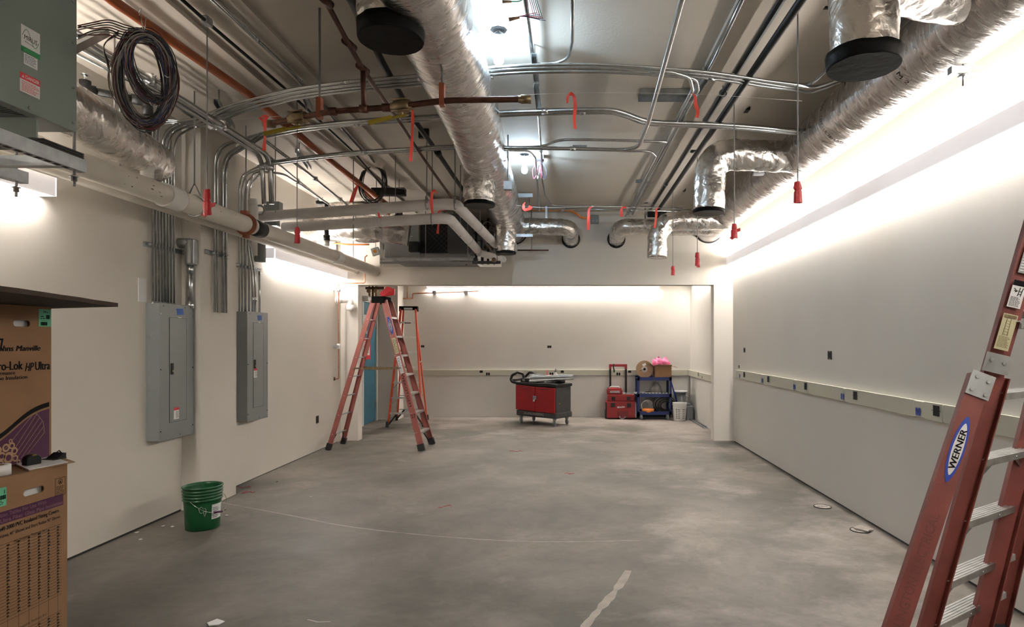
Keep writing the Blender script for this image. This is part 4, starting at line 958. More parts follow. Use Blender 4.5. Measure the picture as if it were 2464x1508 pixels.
m = MB(); P_.fine(m, x0 + .01, y1 - h_ + .006, x0 + .098, y1 - .034, 7, l=.0022, seed=4); m.build('small_print', M_redl, lb)
# struts below it
st = thing('support_strut', 'slotted steel strut frame carrying the grey-green cabinet', 'strut frame', (-2.65, 2.4, 2.44))
for x, ye in ((-2.42, 3.11), (-2.90, 3.33)):
    o = MB().channel((x, 1.5, 2.44), (x, ye, 2.44), (0, 0, 1), .045, .062, .003).build('rail', M_strut, st)
    for i in range(22):
        y = 1.9 + i * .052 + (x + 2.42) * 0
        if y < ye - .02:
            MB().box(x - .009, x + .009, y, y + .03, 2.4385, 2.441).build('slot', M_slot, o)
    MB().cyl((x, ye - .05, 2.36), (x, ye - .05, ZC), .007, 8).build('hanger_rod', M_rod, st)
    MB().lathe((x, ye - .05, 2.385), [(.013, 0), (.013, .02), (.022, .022), (.022, .027)], 6).build('nut', M_zinc, st)
MB().channel((-2.90, 3.02, 2.445), (-2.42, 3.02, 2.445), (0, 0, 1), .045, .05, .003).build('cross_rail', M_strut, st)
MB().channel((-2.90, 2.45, 2.445), (-2.42, 2.45, 2.445), (0, 0, 1), .045, .05, .003).build('cross_rail', M_strut, st)
for x, y in ((-2.43, 2.97), (-2.90, 2.97), (-2.43, 2.2), (-2.9, 2.2)):
    mb = MB(); 
    for k in range(3): mb.box(x - .035, x + .035, y - .12, y + .12, 2.502 + k * .01, 2.509 + k * .01)
    tag(mb.build('rubber_isolator', M_rub), ['ribbed black rubber pad under the near corner of the grey cabinet', 'ribbed black rubber pad at the left end of the strut frame', 'ribbed black rubber pad farther along the front strut', 'ribbed black rubber pad farther along the rear strut'][[(-2.43, 2.97), (-2.90, 2.97), (-2.43, 2.2), (-2.9, 2.2)].index((x, y))], 'rubber pad')

# ------------------------------------------------------------------ coil of wire hung beside the cabinet
cw = thing('wire_coil', 'big tangled coil of dark red, black and grey wire hung on the upper left', 'wire', PY(345, 190, 3.5))
rnd = random.Random(21); Yk = 3.5
def loop(cx, cy, rx, ry, tilt, ph, y0, wob, a0=0, turns=1.):
    pts = []
    for k in range(int(26 * turns) + 1):
        a = a0 + 2 * PI * k / 26; x = rx * math.cos(a); y = ry * math.sin(a)
        X = cx + x * math.cos(tilt) - y * math.sin(tilt) + wob * math.sin(2 * a + ph); Y = cy + x * math.sin(tilt) + y * math.cos(tilt) + wob * math.cos(3 * a + ph)
        pts.append(PY(X, Y, y0 + .06 * math.cos(a + ph)))
    return pts
bund = {}
for i in range(84):
    m_ = rnd.choice([M_wirer, M_wireb, M_wireg, M_wirer, M_wireb, M_wireg, M_wirebl])
    if i % 3: P = loop(345 + rnd.uniform(-7, 7), 190 + rnd.uniform(-10, 8), 72 + rnd.uniform(-24, 6), 113 + rnd.uniform(-20, 10), rnd.uniform(-.35, -.1) * .6, rnd.random() * 6, Yk + rnd.uniform(-.05, .07), 2.5)
    else: P = loop(362 + rnd.uniform(-9, 9), 158 + rnd.uniform(-6, 10), 48 + rnd.uniform(-7, 9), 84 + rnd.uniform(-9, 8), rnd.uniform(-.45, -.2), rnd.random() * 6, Yk - .05 + rnd.uniform(-.03, .05), 2.5)
    bund.setdefault(m_.name, (m_, []))[1].append(P)
for k_, (m_, Ps) in bund.items():
    for P in Ps:
        MB().tube(P, .0030, 5).build('wire_loop', m_, cw)
for i in range(7):
    e = PY(187, 62 + 5 * (i % 3) + (22 if i > 3 else 0), 3.12); q = PY(330 + 5 * i, 72 + 3 * i, Yk)
    mid = PY(262, 48 + 6 * i, 3.3)
    MB().tube(spline([e, PY(225, 54 + 5 * i, 3.18), mid, PY(300, 60 + 6 * i, 3.4), q, PY(385 + rnd.uniform(-6, 8), 120 + 6 * i, Yk)]), .0034, 5).build('wire_lead', [M_wirer, M_wireb, M_wireg][i % 3], cw)
for i in range(3): MB().tube(spline([PY(285, 75 + 4 * i, 3.4), PY(250, 110, 3.35), PY(262, 150 + 10 * i, 3.5)]), .0034, 5).build('wire_lead', [M_wirer, M_wireb, M_wireg][i], cw)
for a_, b_ in (((338, 36), (348, 92)), ((352, 42), (346, 90)), ((342, 60), (352, 70))): MB().tube([PY(*a_, Yk), PY(*b_, Yk - .04)], .0025, 5).build('tie_wire', M_zinc, cw)
MB().tube(spline([PY(335, 38, Yk), PY(340, 20, 3.55), PZ(330, 34, 3.5)]), .0025, 5).build('tie_wire', M_zinc, cw)
for q in ((375, 182, 355, 193), (395, 180, 413, 182), (357, 240, 375, 250)): MB().tube(spline([PY(q[0], q[1], Yk - .08), PY((q[0] + q[2]) / 2, q[3] + 4, Yk - .1), PY(q[2], q[3], Yk - .08)]), .0025, 5).build('zip_tie', M_white, cw)
# small coil by the air handler
cb = thing('cable_coil', 'thin coil of black cable hanging above the air handler', 'cable', PY(900, 440, 7.5))
for i in range(8):
    MB().tube(loop(898 + rnd.uniform(-4, 4), 441, 30 + rnd.uniform(-5, 3), 45 + rnd.uniform(-4, 3), rnd.uniform(-.1, .15), rnd.random() * 6, 7.5, 1.5), .006, 5).build('cable_loop', M_wireb, cb)
p = PY(905, 398, 7.5); MB().cyl(p, (p.x, p.y, ZC), .004, 5).build('tie_wire', M_wireb, cb)
t = MB().box(PY(895, 460, 7.9).x, PY(975, 460, 7.9).x, 7.86, 7.96, PY(900, 470, 7.9).z, PY(900, 453, 7.9).z); t = tag(t.build('trapeze_bar', M_blk), 'black bar under the ceiling right of the hanging cable coil', 'bar')
for x in (PY(905, 460, 7.9).x, PY(960, 460, 7.9).x): MB().cyl((x, 7.91, 3.5), (x, 7.91, ZC), .006, 6).build('hanger', M_rod, t)

# ------------------------------------------------------------------ air handler in the header opening
fc = thing('air_handler', 'dark grey air handling unit hung in the opening above the header', 'air handler', (-2.1, 9.3, 2.75))
YF = 8.9
x0, x1 = PY(925, 0, YF).x, PY(1128, 0, YF).x
MB().box(x0, x1, YF, 10.3, 2.80, 3.30).build('cabinet', M_fcu, fc, bevel=.006)
z0_, z1_ = PY(0, 609, YF).z, PY(0, 540, YF).z; xa, xb = PY(1012, 0, YF).x, PY(1080, 0, YF).x
q = plab(MB().box(xa, xb, YF - .02, YF - .001, z0_, z1_).build('filter', M_hole, fc), 'black filter opening')
P_ = Plane((xa, YF - .02, z0_), (1, 0, 0), (0, 0, 1), .002); m = MB(); W_, H_ = xb - xa, z1_ - z0_
for i in range(7):
    for s in (-1, 1):
        a = W_ * i / 6; P_.line(m, a, 0 if s > 0 else H_, min(a + H_, W_) if s > 0 else min(a + H_, W_), min(H_, W_ - a) if s > 0 else H_ - min(H_, W_ - a), .004)
m.build('filter_grid', M_fcud, q)
MB().box(xb, x1 + .05, YF - .1, YF + .2, 2.85, 3.40).build('plenum_box', M_fcud, fc)
MB().box(xa - .35, xa - .02, YF - .03, YF, 2.98, 3.32).build('access_panel', M_panel, fc)
m = MB(); m.poly([(x0 - .05, YF, 3.02), (xa, YF, 3.02), (xa, YF, 2.80), (x0 + .25, YF, 2.80)], (0, -.05, 0)); m.build('side_cowl', M_fcu, fc)
MB().box(xa - .13, xa - .0, YF - .16, YF - .03, 2.86, 3.0).build('control_box', M_blk, fc)
for z, y in ((2.755, YF - .1), (2.72, YF - .02)): MB().bar(PY(915, 632, y) * 1 + Vector((0, 0, z - PY(915, 632, y).z)), Vector((PY(1136, 632, y).x, y, z)), (0, 0, 1), .035, .03).build('support_rail', M_emtd if z > 2.74 else M_fcu, fc)
for x in (x0 + .1, -2.0, x1): MB().cyl((x, YF - .1, 2.74), (x, YF - .1, ZC), .006, 6).build('hanger', M_rod, fc)
MB().tube(fillet([Vector((x0 - .2, YF - .05, 3.07)), Vector((xa - .1, YF - .05, 3.09))], 0), .012, 8).build('conduit_stub', M_emt, fc)
t = thing('valve_cluster', 'dark pipes and small valves crowded right of the air handler', 'valves', (-1.4, 9.2, 2.8))
rnd = random.Random(8)
for i in range(7):
    x = -1.62 + i * .085; y = 9.35 + rnd.uniform(-.15, .25); MB().cyl((x, y, 2.76), (x, y, 3.5 - .1 * rnd.random()), rnd.choice([.012, .018, .022]), 8).build('riser', rnd.choice([M_iron, M_cop, M_fcud, M_alug]), t)
for i in range(6):
    z = 2.78 + i * .11; MB().cyl((-1.68, 9.3, z), (-1.02, 9.45, z + .02), rnd.choice([.012, .02]), 8).build('branch_pipe', rnd.choice([M_iron, M_fcud, M_cop]), t)
for i in range(7):
    c = Vector((-1.62 + .09 * i, 9.22, 2.80 + .1 * (i % 3))); MB().lathe(c, [(.02, 0), (.035, .01), (.035, .05), (.02, .06)], 10, Vector((0, -1, 0))).build('valve', rnd.choice([M_brass, M_fcud, M_alug]), t)
for px, py in ((1180, 563), (1172, 543)): MB().torus(PY(px, py, 9.1), .06, .008, (0, 1, 0), 18, 6).build('pressure_gauge', M_alug, t)
MB().box(-1.75, -1.0, 9.32, 9.36, 2.76, 2.80).build('pipe_rack', M_fcud, t)
for x in (-1.7, -1.05): MB().cyl((x, 9.34, 2.78), (x, 9.34, ZC), .006, 6).build('hanger', M_rod, t)
t = thing('junction_box', 'white box with an orange sticker by the left end of the air handler', 'electrical box', PY(905, 606, 8.7))
c = PY(904, 605, 8.7); u = Vector((math.cos(.3), 0, math.sin(.3))); v = Vector((-math.sin(.3), 0, math.cos(.3)))
MB().obox(c, u, Vector((0, 1, 0)), v, .052, .03, .052).build('body', M_white, t, bevel=.004)
m = MB(); Plane(c - Vector((0, .031, 0)), u, v, .001).disc(m, 0, 0, .024, .024); m.build('orange_sticker', M_orangel, t)
MB().cyl(c, (c.x, c.y, ZC), .005, 6).build('hanger', M_rod, t)
t = thing('junction_box', 'dark grey box hanging left of the white stickered box', 'electrical box', PY(775, 588, 9.0))
c = PY(776, 588, 9.0); MB().obox(c, Vector((1, 0, 0)), Vector((0, 1, 0)), Vector((0, 0, 1)), .07, .04, .08).build('body', M_grey, t, bevel=.004); c2_ = PY(803, 592, 9.0)
MB().obox(c2_, Vector((1, 0, 0)), Vector((0, 1, 0)), Vector((0, 0, 1)), .05, .04, .06).build('side_box', M_white, t, bevel=.003); MB().cyl(c, (c.x, c.y, ZC), .005, 6).build('hanger', M_rod, t)
tag(MB().tube(spline([c2_ + Vector((-.03, 0, .04)), PY(815, 586, 8.9), PY(840, 588, 8.85), PY(888, 588, 8.8)]), .012, 8).build('flexible_conduit', M_orgflex), 'orange flexible conduit between the boxes left of the air handler', 'conduit')
# grey boxes beyond the white pipes on the left wall
for i, (px, py, s_) in enumerate([(658, 505, .09), (655, 530, .07)]):
    c = PY(px, py, 7.4); tag(MB().obox(c, Vector((1, 0, 0)), Vector((0, 1, 0)), Vector((0, 0, 1)), s_, .05, s_).cyl(c, (c.x, c.y, ZC), .005, 5).build('junction_box', M_panel), ['grey junction box behind the start of the white jacketed pipes, upper', 'grey junction box behind the start of the white jacketed pipes, lower'][i], 'electrical box')
c = PY(625, 505, 6.9); t = thing('pipe_strap', 'grey ring strap where the upper white pipe meets the large conduits', 'strap', c)
MB().torus(c, .05, .012, (0, 1, 0), 18, 6).build('ring', M_alug, t); MB().tube([c + Vector((-.07, 0, -.08)), c + Vector((-.07, 0, .12))], .05, 14).build('white_sleeve', M_pvcw, t)
tag(MB().cyl(PY(609, 560, 6.75), PY(609, 495, 6.75), .05, 16).build('pipe_sleeve', M_pvcw), 'white sleeve standing behind the black band of the drain pipe', 'pipe')

# ------------------------------------------------------------------ threaded rods with red tape
def taped_rod(x, y, zb, lab, seed, h=.10, style=0, grp='red taped rods'):
    t = thing('threaded_rod', lab, 'rod', (x, y, zb), 0, grp); MB().cyl((x, y, zb + .02), (x, y, ZC), .0045, 8).build('rod', M_rod, t)
    r_ = random.Random(seed); mb = MB()
    prof = [(.004, h * 1.0), (.016, h * .97), (.020, h * .6), (.016, h * .5), (.021, h * .42), (.022, 0)]
    n = 8; vs = []
    for r, z in prof:
        for k in range(n):
            a = 2 * PI * k / n + .3; vs.append(Vector((x + math.cos(a) * r * 1.2 * r_.uniform(.8, 1.2), y + math.sin(a) * r * .45, zb + z + r_.uniform(-.004, .004) - (.0 if z else .02))))
    q = len(prof); mb.add(vs, [(i * n + k, i * n + (k + 1) % n, (i + 1) * n + (k + 1) % n, (i + 1) * n + k) for i in range(q - 1) for k in range(n)] + [tuple(range(n)), tuple(range((q - 1) * n, q * n))])
    if style == 1: mb.poly([(x + .005, y, zb + .05), (x + .05, y, zb + .065), (x + .052, y + .0, zb + .04), (x + .004, y, zb + .02)], (0, .004, 0)).poly([(x - .01, y, zb + .01), (x + .02, y, zb), (x - .015, y, zb - .035), (x - .04, y, zb - .02)], (0, .004, 0))
    if style == 2: mb.poly([(x - .01, y, zb + .02), (x + .012, y, zb + .02), (x + .03, y, zb - .04), (x - .008, y, zb - .04)], (0, .004, 0))
    plab(mb.build('tape_flag', M_redtape, t), 'crumpled red tape')
XRD = 1.39
taped_rod(XRD, 3.76, 2.455, 'threaded rod with a red tape tip, nearest of the right row', 1, .11)
taped_rod(XRD, 5.19, 2.48, 'threaded rod with red tape sticking out sideways, right row', 2, .10, 1)
taped_rod(XRD, 6.66, 2.43, 'threaded rod with pinched red tape, third back in the right row', 3, .12, 2)
taped_rod(XRD, 8.2, 2.49, 'threaded rod with small red tape tip, farthest of the right row', 4, .10)
taped_rod(-2.34, 4.05, 2.44, 'threaded rod with red tape in front of the white drain pipe', 5, .15, 1)
taped_rod(-2.34, 5.4, 2.47, 'threaded rod with red tape tip before the left wall light', 6, .12)
for x, y, zb, lab in ((-2.34, 6.82, 2.72, 'bare threaded rod hanging before the air handler'), (-2.38, 8.0, 2.58, 'bare threaded rod hanging near the header, left'), (-3.05, 4.2, 2.95, 'thin threaded rod between the foil duct and the white pipe'),
                      (-1.93, 7.0, 3.0, 'thin rod dropping to the white jacketed pipes'), (-2.95, 6.3, 2.9, 'thin rod hanging behind the large conduit bend')):
    tag(MB().cyl((x, y, zb), (x, y, ZC), .005, 6).build('threaded_rod', M_rod), lab, 'rod')
# ------------------------------------------------------------------ string lines and flagging ribbons
t = tag(MB().channel(PY(150, 118, 3.3), PY(252, 68, 3.75), (0, 0, -1), .041, .041, .003).build('strut_rail', M_strut), 'dark strut rail end poking out behind the grey-green cabinet', 'strut')
tag(MB().tube(spline([PZ(560, 288, 3.2), PZ(900, 262, 3.21), PZ(1290, 227, 3.2), PZ(1650, 226, 3.2), PZ(1930, 243, 3.2)]), .0012, 4).build('string_line', M_white), 'thin string stretched across the room near the copper pipe', 'string')
tag(MB().tube(spline([PY(700, 445, 7.5), PY(860, 444, 7.6), PY(1060, 465, 7.6), PY(1270, 497, 7.6), PY(1420, 497, 7.6), PY(1590, 500, 7.6)]), .0015, 4).build('string_line', M_white), 'thin string stretched across the room near the far wall', 'string')
def ribbon(pts, w_, lab, Y, seed=0):
    P = resample(spline([PY(a, b, Y) for a, b in pts], 5), .012); r_ = random.Random(seed); vs = []; n = len(P)
    for i, p in enumerate(P):
        tw = .5 * math.sin(i * .22 + seed); s_ = Vector((math.cos(tw), math.sin(tw), 0)) * w_ * (.55 + .45 * min(1, i / 6)) / 2
        tdir = (P[min(i + 1, n - 1)] - P[max(i - 1, 0)]).normalized()
        if abs(tdir.x) > .7: s_ = Vector((0, s_.y, s_.x if s_.x else w_ / 2))
        vs += [p - s_, p + s_, p + s_ + Vector((0, .0012, 0)), p - s_ + Vector((0, .0012, 0))]
    fs = [(4 * i + a, 4 * i + (a + 1) % 4, 4 * i + 4 + (a + 1) % 4, 4 * i + 4 + a) for i in range(n - 1) for a in range(4)] + [(0, 1, 2, 3), (4 * n - 4, 4 * n - 3, 4 * n - 2, 4 * n - 1)]
    tag(MB().add(vs, fs, False).build('flagging_ribbon', M_rib_or), lab, 'ribbon', 'orange flagging ribbons')
ribbon([(634, 292), (625, 282), (642, 279), (637, 290), (638, 320), (635, 362)], .024, 'orange ribbon knotted on the left end of the copper pipe', 3.98, 1)
ribbon([(992, 258), (993, 290), (991, 340), (988, 388)], .020, 'long orange ribbon hanging just left of the central duct', 3.76, 2)
ribbon([(1365, 248), (1366, 232), (1374, 225), (1381, 232), (1384, 255), (1382, 285), (1384, 310)], .022, 'orange ribbon hooked over the string right of the copper pipe end', 4.0, 3)
ribbon([(1666, 225), (1670, 229), (1673, 232), (1674, 250), (1679, 268), (1677, 283)], .022, 'orange ribbon on the string before the black strut rail', 4.0, 4)
ribbon([(866, 443), (858, 450), (852, 465), (845, 487)], .045, 'orange ribbon tied left of the hanging cable coil', 7.45, 5)
ribbon([(1052, 466), (1045, 458), (1040, 465), (1038, 490), (1041, 514)], .030, 'thin orange ribbon looped at the white jacketed pipe bend', 6.2, 6)
ribbon([(1071, 505), (1060, 506), (1054, 515), (1055, 535), (1053, 562)], .028, 'orange ribbon hanging before the black filter opening', 7.4, 7)
ribbon([(1264, 487), (1260, 492), (1261, 504), (1270, 503), (1279, 500), (1272, 497)], .035, 'short orange ribbon tied at the start of the orange conduit', 7.5, 8)
ribbon([(1424, 498), (1418, 502), (1416, 520), (1415, 553)], .035, 'wide orange ribbon hanging over the small grey box', 7.5, 9)
ribbon([(1507, 499), (1497, 500), (1495, 510), (1496, 521)], .035, 'small orange ribbon right of the grey box', 7.5, 10)
ribbon([(1585, 499), (1580, 503), (1579, 520), (1575, 548)], .030, 'orange ribbon hanging where the black pipes end', 7.5, 11)
ribbon([(910, 511), (914, 524)], .03, 'tiny orange ribbon on the upper white jacketed pipe', 6.0, 12)

# ------------------------------------------------------------------ breaker panels
def panel(y0, y1, lab, tape, stick_px, seed):
    zt, zb = 1.93, .735 if y0 < 6 else .712
    t = thing('breaker_panel', lab, 'electrical panel', (XL, (y0 + y1) / 2, zb)); xf_ = -3.555 + .03 if False else -3.53
    MB().box(XL, xf_ - .006, y0, y1, zb, zt).build('enclosure', M_panel, t, bevel=.002)
    MB().box(xf_ - .006, xf_, y0 - .004, y1 + .004, zb - .006, zt + .004).build('trim_cover', M_panel, t, bevel=.0015)
    d0, d1 = y0 + (y1 - y0) * .27, y0 + (y1 - y0) * .77; e0, e1 = zb + .145, zt - .12
    d = MB().box(xf_, xf_ + .0025, d0, d1, e0, e1).build('door', M_panel, t)
    m = MB(); g = .0022
    m.box(xf_, xf_ + .0029, d0 - g, d1 + g, e1, e1 + g).box(xf_, xf_ + .0029, d0 - g, d1 + g, e0 - g, e0).box(xf_, xf_ + .0029, d0 - g, d0, e0, e1).box(xf_, xf_ + .0029, d1, d1 + g, e0, e1)
    m.build('door_gap', M_hole, d)
    zc = (e0 + e1) / 2 + .01
    o = MB().box(xf_ + .0025, xf_ + .012, d0 + .012, d0 + .045, zc - .05, zc + .05).build('latch', M_blk, d, bevel=.003); MB().cyl((xf_ + .012, d0 + .03, zc - .02), (xf_ + .016, d0 + .03, zc - .02), .009, 12).build('keyhole', M_brass, o)
    for yy in (y0 + .012, y1 - .012):
        for z in (zb + .08, zc, zt - .09): MB().cyl((xf_, yy, z), (xf_ + .003, yy, z), .006, 8).build('screw', M_zinc if z > zc else M_hole, t)
    for yy, z in ((y0 + .05, zt - .02), (y1 - .13, zt - .02), (y1 - .2, zb + .02)): MB().cyl((xf_, yy, z), (xf_ + .001, yy, z), .005, 8).build('screw_hole', M_hole, t)
    P_ = Plane((xf_, 0, 0), (0, 1, 0), (0, 0, 1), .0015)
    m = MB(); yt = (y0 + y1) / 2; P_.pl(m, [(yt - .02, zt - .035), (yt + .085, zt - .03), (yt + .09, zt - .085), (yt - .005, zt - .092), (yt - .008, zt - .06)]); o = plab(m.build('blue_tape', M_bluet, t), 'torn blue tape'); m = MB(); P_.fine(m, yt + .01, zt - .075, yt + .075, zt - .045, 2, l=.003, seed=seed); m.build('handwriting', M_wirebl, o)
    m = MB(); P_.rect(m, yt + .01, zt - .135, yt + .06, zt - .112); m.build('white_sticker', M_white, t)
    if stick_px: sy, sz = d0 + .055, e0 + .02
    else: sy, sz = d0 + .005, e1 - .62
    m = MB(); P_.rect(m, sy, sz, sy + .075, sz + .105, .0042); o = m.build('warning_label', M_white, t)
    m = MB(); P_.rect(m, sy, sz + .08, sy + .075, sz + .105, .005); m.build('red_band', M_redl, o)
    m = MB(); P_.fine(m, sy + .03, sz + .01, sy + .07, sz + .07, 6, l=.005, seed=seed); m.build('small_print', M_ink, o)
    if stick_px:
        for z in (1.66, 1.62):
            m = MB(); Plane((XL + .055, y0, z), (1, 0, 0), (0, 0, 1), .001).ring(m, 0, 0, .017, .021); m.build('knockout', M_zinc, t)
    return t
panel(5.40, 5.885, 'tall grey breaker panel nearer the camera on the left wall', 1, True, 1)
panel(6.88, 7.345, 'tall grey breaker panel beyond the wall column', 1, False, 2)
# papers taped beside the nearer panel
tag(MB().box(XL, XL + .006, 5.30, 5.40, 1.94, 2.14).build('taped_paper', M_white), 'pale papers fixed to the wall left of the nearer conduits', 'paper')
# ------------------------------------------------------------------ step ladders
def ladder(loc, rotz, lab, mf, cap_m, hgt=2.27, wb=.64, wt=.36, spread=1.40, nsteps=7, style=0):
    """local axes: x across, -y is the climbing side"""
    t = thing('stepladder', lab, 'ladder', loc, rotz); yt = .07
    def front(s, z): k = z / hgt; return Vector((s * (wb + (wt - wb) * k) / 2, -spread / 2 + (spread / 2 - yt) * k, z))
    wr, wrt = wb * .93, wt * .82
    def rear(s, z): k = z / hgt; return Vector((s * (wr + (wrt - wr) * k) / 2, spread / 2 - (spread / 2 - yt) * k, z))
    fw = .088; rw = .068
    for s in (-1, 1):
        MB().channel(front(s, .07), front(s, hgt - .06), Vector((-s, 0, 0)), fw, .030).build('front_rail', mf, t, local=True)
        MB().channel(rear(s, .07), rear(s, hgt - .06), Vector((-s, 0, 0)), rw, .026).build('rear_rail', mf, t, local=True)
        for fn, w_ in ((front, fw), (rear, rw)):
            p, q = fn(s, 0), fn(s, .10)
            MB().bar(p, q, Vector((1, 0, 0)), w_ * 1.12, .045).build('rubber_foot', M_rub, t, local=True)
        a, b = front(s, hgt * .53), rear(s, hgt * .53); mid = (a + b) / 2 + Vector((0, 0, -.012)) 
        MB().bar(a, mid, (0, 0, 1), .005, .024).bar(mid, b, (0, 0, 1), .005, .024).build('spreader', M_emtd if style else M_brass, t, local=True)
        q = MB(); z0 = .30; q.bar(front(s, .05) * 1 + Vector((-s * .02, .03, 0)), front(s, .26) + Vector((-s * .16, .05, .0)), (0, 1, 0), .03, .006); q.build('corner_brace', M_blk, t, local=True)
        q = MB(); q.bar(rear(s, .05) + Vector((-s * .02, 0, 0)), rear(s, .22) + Vector((-s * .14, 0, 0)), (0, 1, 0), .03, .006); q.build('corner_brace', M_blk, t, local=True)
    for i in range(nsteps):
        z = hgt * (i + 1) / (nsteps + 1) - .02; a, b = front(-1, z), front(1, z); w_ = .085
        m = MB(); m.box(a.x, b.x, a.y - w_ / 2, a.y + w_ / 2, z - .002, z).box(a.x, b.x, a.y - w_ / 2, a.y - w_ / 2 + .003, z - .028, z).box(a.x, b.x, a.y + w_ / 2 - .003, a.y + w_ / 2, z - .028, z)
        for k in range(5): m.box(a.x, b.x, a.y - w_ / 2 + .01 + k * .016, a.y - w_ / 2 + .014 + k * .016, z, z + .0015)
        o = m.build('step', M_alu, t, local=True)
        if i in (0, 1, 2) :
            for s in (-1, 1):
                e = front(s, z - .14); MB().bar(Vector((e.x - s * .01, a.y, e.z)), Vector((s * abs(a.x) - s * .12, a.y, z - .02)), (0, 1, 0), .014, .004).build('step_brace', M_emtd, o, local=True)
    for i in range(nsteps - (0 if not style else 3)):
        z = hgt * (i + 1) / (nsteps + 1) - .06; a, b = rear(-1, z), rear(1, z)
        MB().bar(a, b, (0, 0, 1), .022, .016).build('rear_brace', M_emtd, t, local=True)
    m = MB(); m.box(-wt / 2 - .02, wt / 2 + .02, -.09, .09, hgt - .035, hgt); 
    for s in (-1, 1): m.box(s * (wt / 2 + .02) - .006, s * (wt / 2 + .02) + .006, -.095, .095, hgt - .10, hgt)
    m.box(-wt / 2 - .02, wt / 2 + .02, -.098, -.090, hgt - .075, hgt).build('top_cap', cap_m, t, local=True, bevel=.006)
    return t, front, rear
M_capm = mat('matte black cap', (.008, .008, .008), .95, spec=.05)
LA, fr_, re_ = ladder((-2.81, 9.42, 0), math.radians(88), 'faded red fibreglass stepladder standing open before the left jamb', M_fib2, M_capm, hgt=2.27, wt=.28, wb=.60)
hg = 2.27
def rail_plane(fn, s, z, out):
    """printing plane on the outer face of a rail, up the rail"""
    a, b = fn(s, z), fn(s, z + .1); v = (b - a).normalized(); n = Vector((s, 0, 0)); n = (n - v * n.dot(v)).normalized(); u = v.cross(n)
    return Plane(a + n * out, u, v, .001)
def lprint(P_, fn_, name, m_, parent, lab=None):
    mb = MB(); fn_(P_, mb); o = mb.build(name, m_, parent, local=True)
    if lab: o['label'] = lab
    return o
for z, h_, m_ in ((1.72, .30, M_blue), (1.42, .24, M_tanl), (1.13, .26, M_white)):
    P_ = rail_plane(fr_, -1, z, .001)
    if m_ is M_blue:
        o = lprint(P_, lambda P, mb: P.disc(mb, 0, .12, .028, .14), 'maker_label', M_white, LA); lprint(P_, lambda P, mb: P.ring(mb, 0, .12, .020, .030, .002, 24, 1, 4.6), 'label_border', M_blue, o)
        P_t = Plane(P_.o, P_.v, -P_.u, .0025); lprint(P_t, lambda P, mb: P.text(mb, 'WERNER', .03, -.012, .036, bold=.001, width=.18), 'lettering', M_ink, o)
    else:
        o = lprint(P_, lambda P, mb: P.rect(mb, -.028, 0, .028, h_), 'instruction_label', m_ if m_ is M_white else mat('yellowed label', (.50, .48, .30), .7), LA); lprint(P_, lambda P, mb: P.fine(mb, -.022, .01, .022, h_ - .02, 12, l=.002), 'small_print', M_wirebl if m_ is M_white else M_ink, o)
P_ = rail_plane(fr_, -1, .72, .001); P_t = Plane(P_.o, -P_.v, P_.u, .0015)
lprint(P_t, lambda P, mb: P.text(mb, 'WEKOTGEM', -.42, -.02, .055, width=.50), 'stencilled_lettering', M_ink, LA)
P_ = rail_plane(fr_, -1, .48, .001); lprint(P_, lambda P, mb: P.text(mb, '27', -.03, .0, .07), 'stencilled_number', M_ink, LA)
p = Vector((-2.80, 9.46, 2.275)); r_ = random.Random(5); m = MB()
m.poly([p + Vector(q) for q in ((-.02, 0, .0), (.16, .04, .03), (.17, .03, .12), (.06, .02, .16), (-.05, 0, .05))], (0, .03, 0)); tag(m.build('red_cloth', M_redtape), 'crumpled red plastic lying on top of the faded red stepladder', 'cloth')
# orange ladder in the far room
LB, frb, reb = ladder((-3.09, 12.16, 0), math.radians(7), 'bright orange stepladder with black top standing in the far room', M_fibo, M_capm, hgt=2.28, spread=1.05, wt=.30, wb=.66, style=1)
m = MB(); m.box(-.08, .08, -.104, -.098, 2.215, 2.25); plab(m.build('cap_badge', M_white, LB, local=True), 'pale oval badge on black top')
m = MB(); z = 2.27 * 7 / 8 - .02; a = frb(-1, z); m.box(-.06, .06, a.y - .047, a.y - .043, z - .022, z - .004); m.build('step_label', M_purple, LB, local=True)

# ------------------------------------------------------------------ the big ladder at the right edge
LC = thing('stepladder', 'large worn red fibreglass stepladder cut off by the right edge', 'ladder', (1.7, 2.9, 0)); 
def ext(p, q, z): k = (z - p.z) / (q.z - p.z); return p + (q - p) * k
upT = PY(2502, 520, 2.70); plt = PY(2393, 892, 2.75)
up0 = ext(plt, upT, 2.42); r2b = PY(2228, 1508, 2.86); r2t = PY(2400, 905, 2.77); r1b = PY(2160, 1508, 2.60); r1t = PY(2362, 905, 2.72)
r2f, r1f = ext(r2t, r2b, .03), ext(r1t, r1b, .03)
nf = Vector((.12, 1, 0))
MB().channel(r1f, r1t, nf, .090, .034, .005).build('rear_rail', M_fib, LC)
MB().channel(r2f, r2t, -nf, .080, .030, .005).build('front_rail', M_fib, LC)
MB().channel(PY(2388, 915, 2.77), up0, nf, .086, .034, .005).build('upper_rail', M_fib, LC)
Wd = Vector((.60, .40, 0))
r4f, r3f = r2f + Wd * 1.18, r1f + Wd * 1.25
r4t, r3t = r2t + Wd * .86, r1t + Wd * .9
MB().channel(r4f, r4t, -nf, .098, .034, .005).build('front_rail', M_fib, LC)
MB().channel(r3f, r3t, -nf, .10, .034, .005).build('rear_rail', M_fib, LC)
MB().channel(r4t, up0 + Wd * .62, -nf, .098, .034, .005).build('upper_rail', M_fib, LC)
tc = (up0 + up0 + Wd * .62) / 2
MB().bar(up0 + Wd * .02, up0 + Wd * .64, (0, 0, 1), .14, .05).build('top_cap', M_blk, LC, bevel=.01)
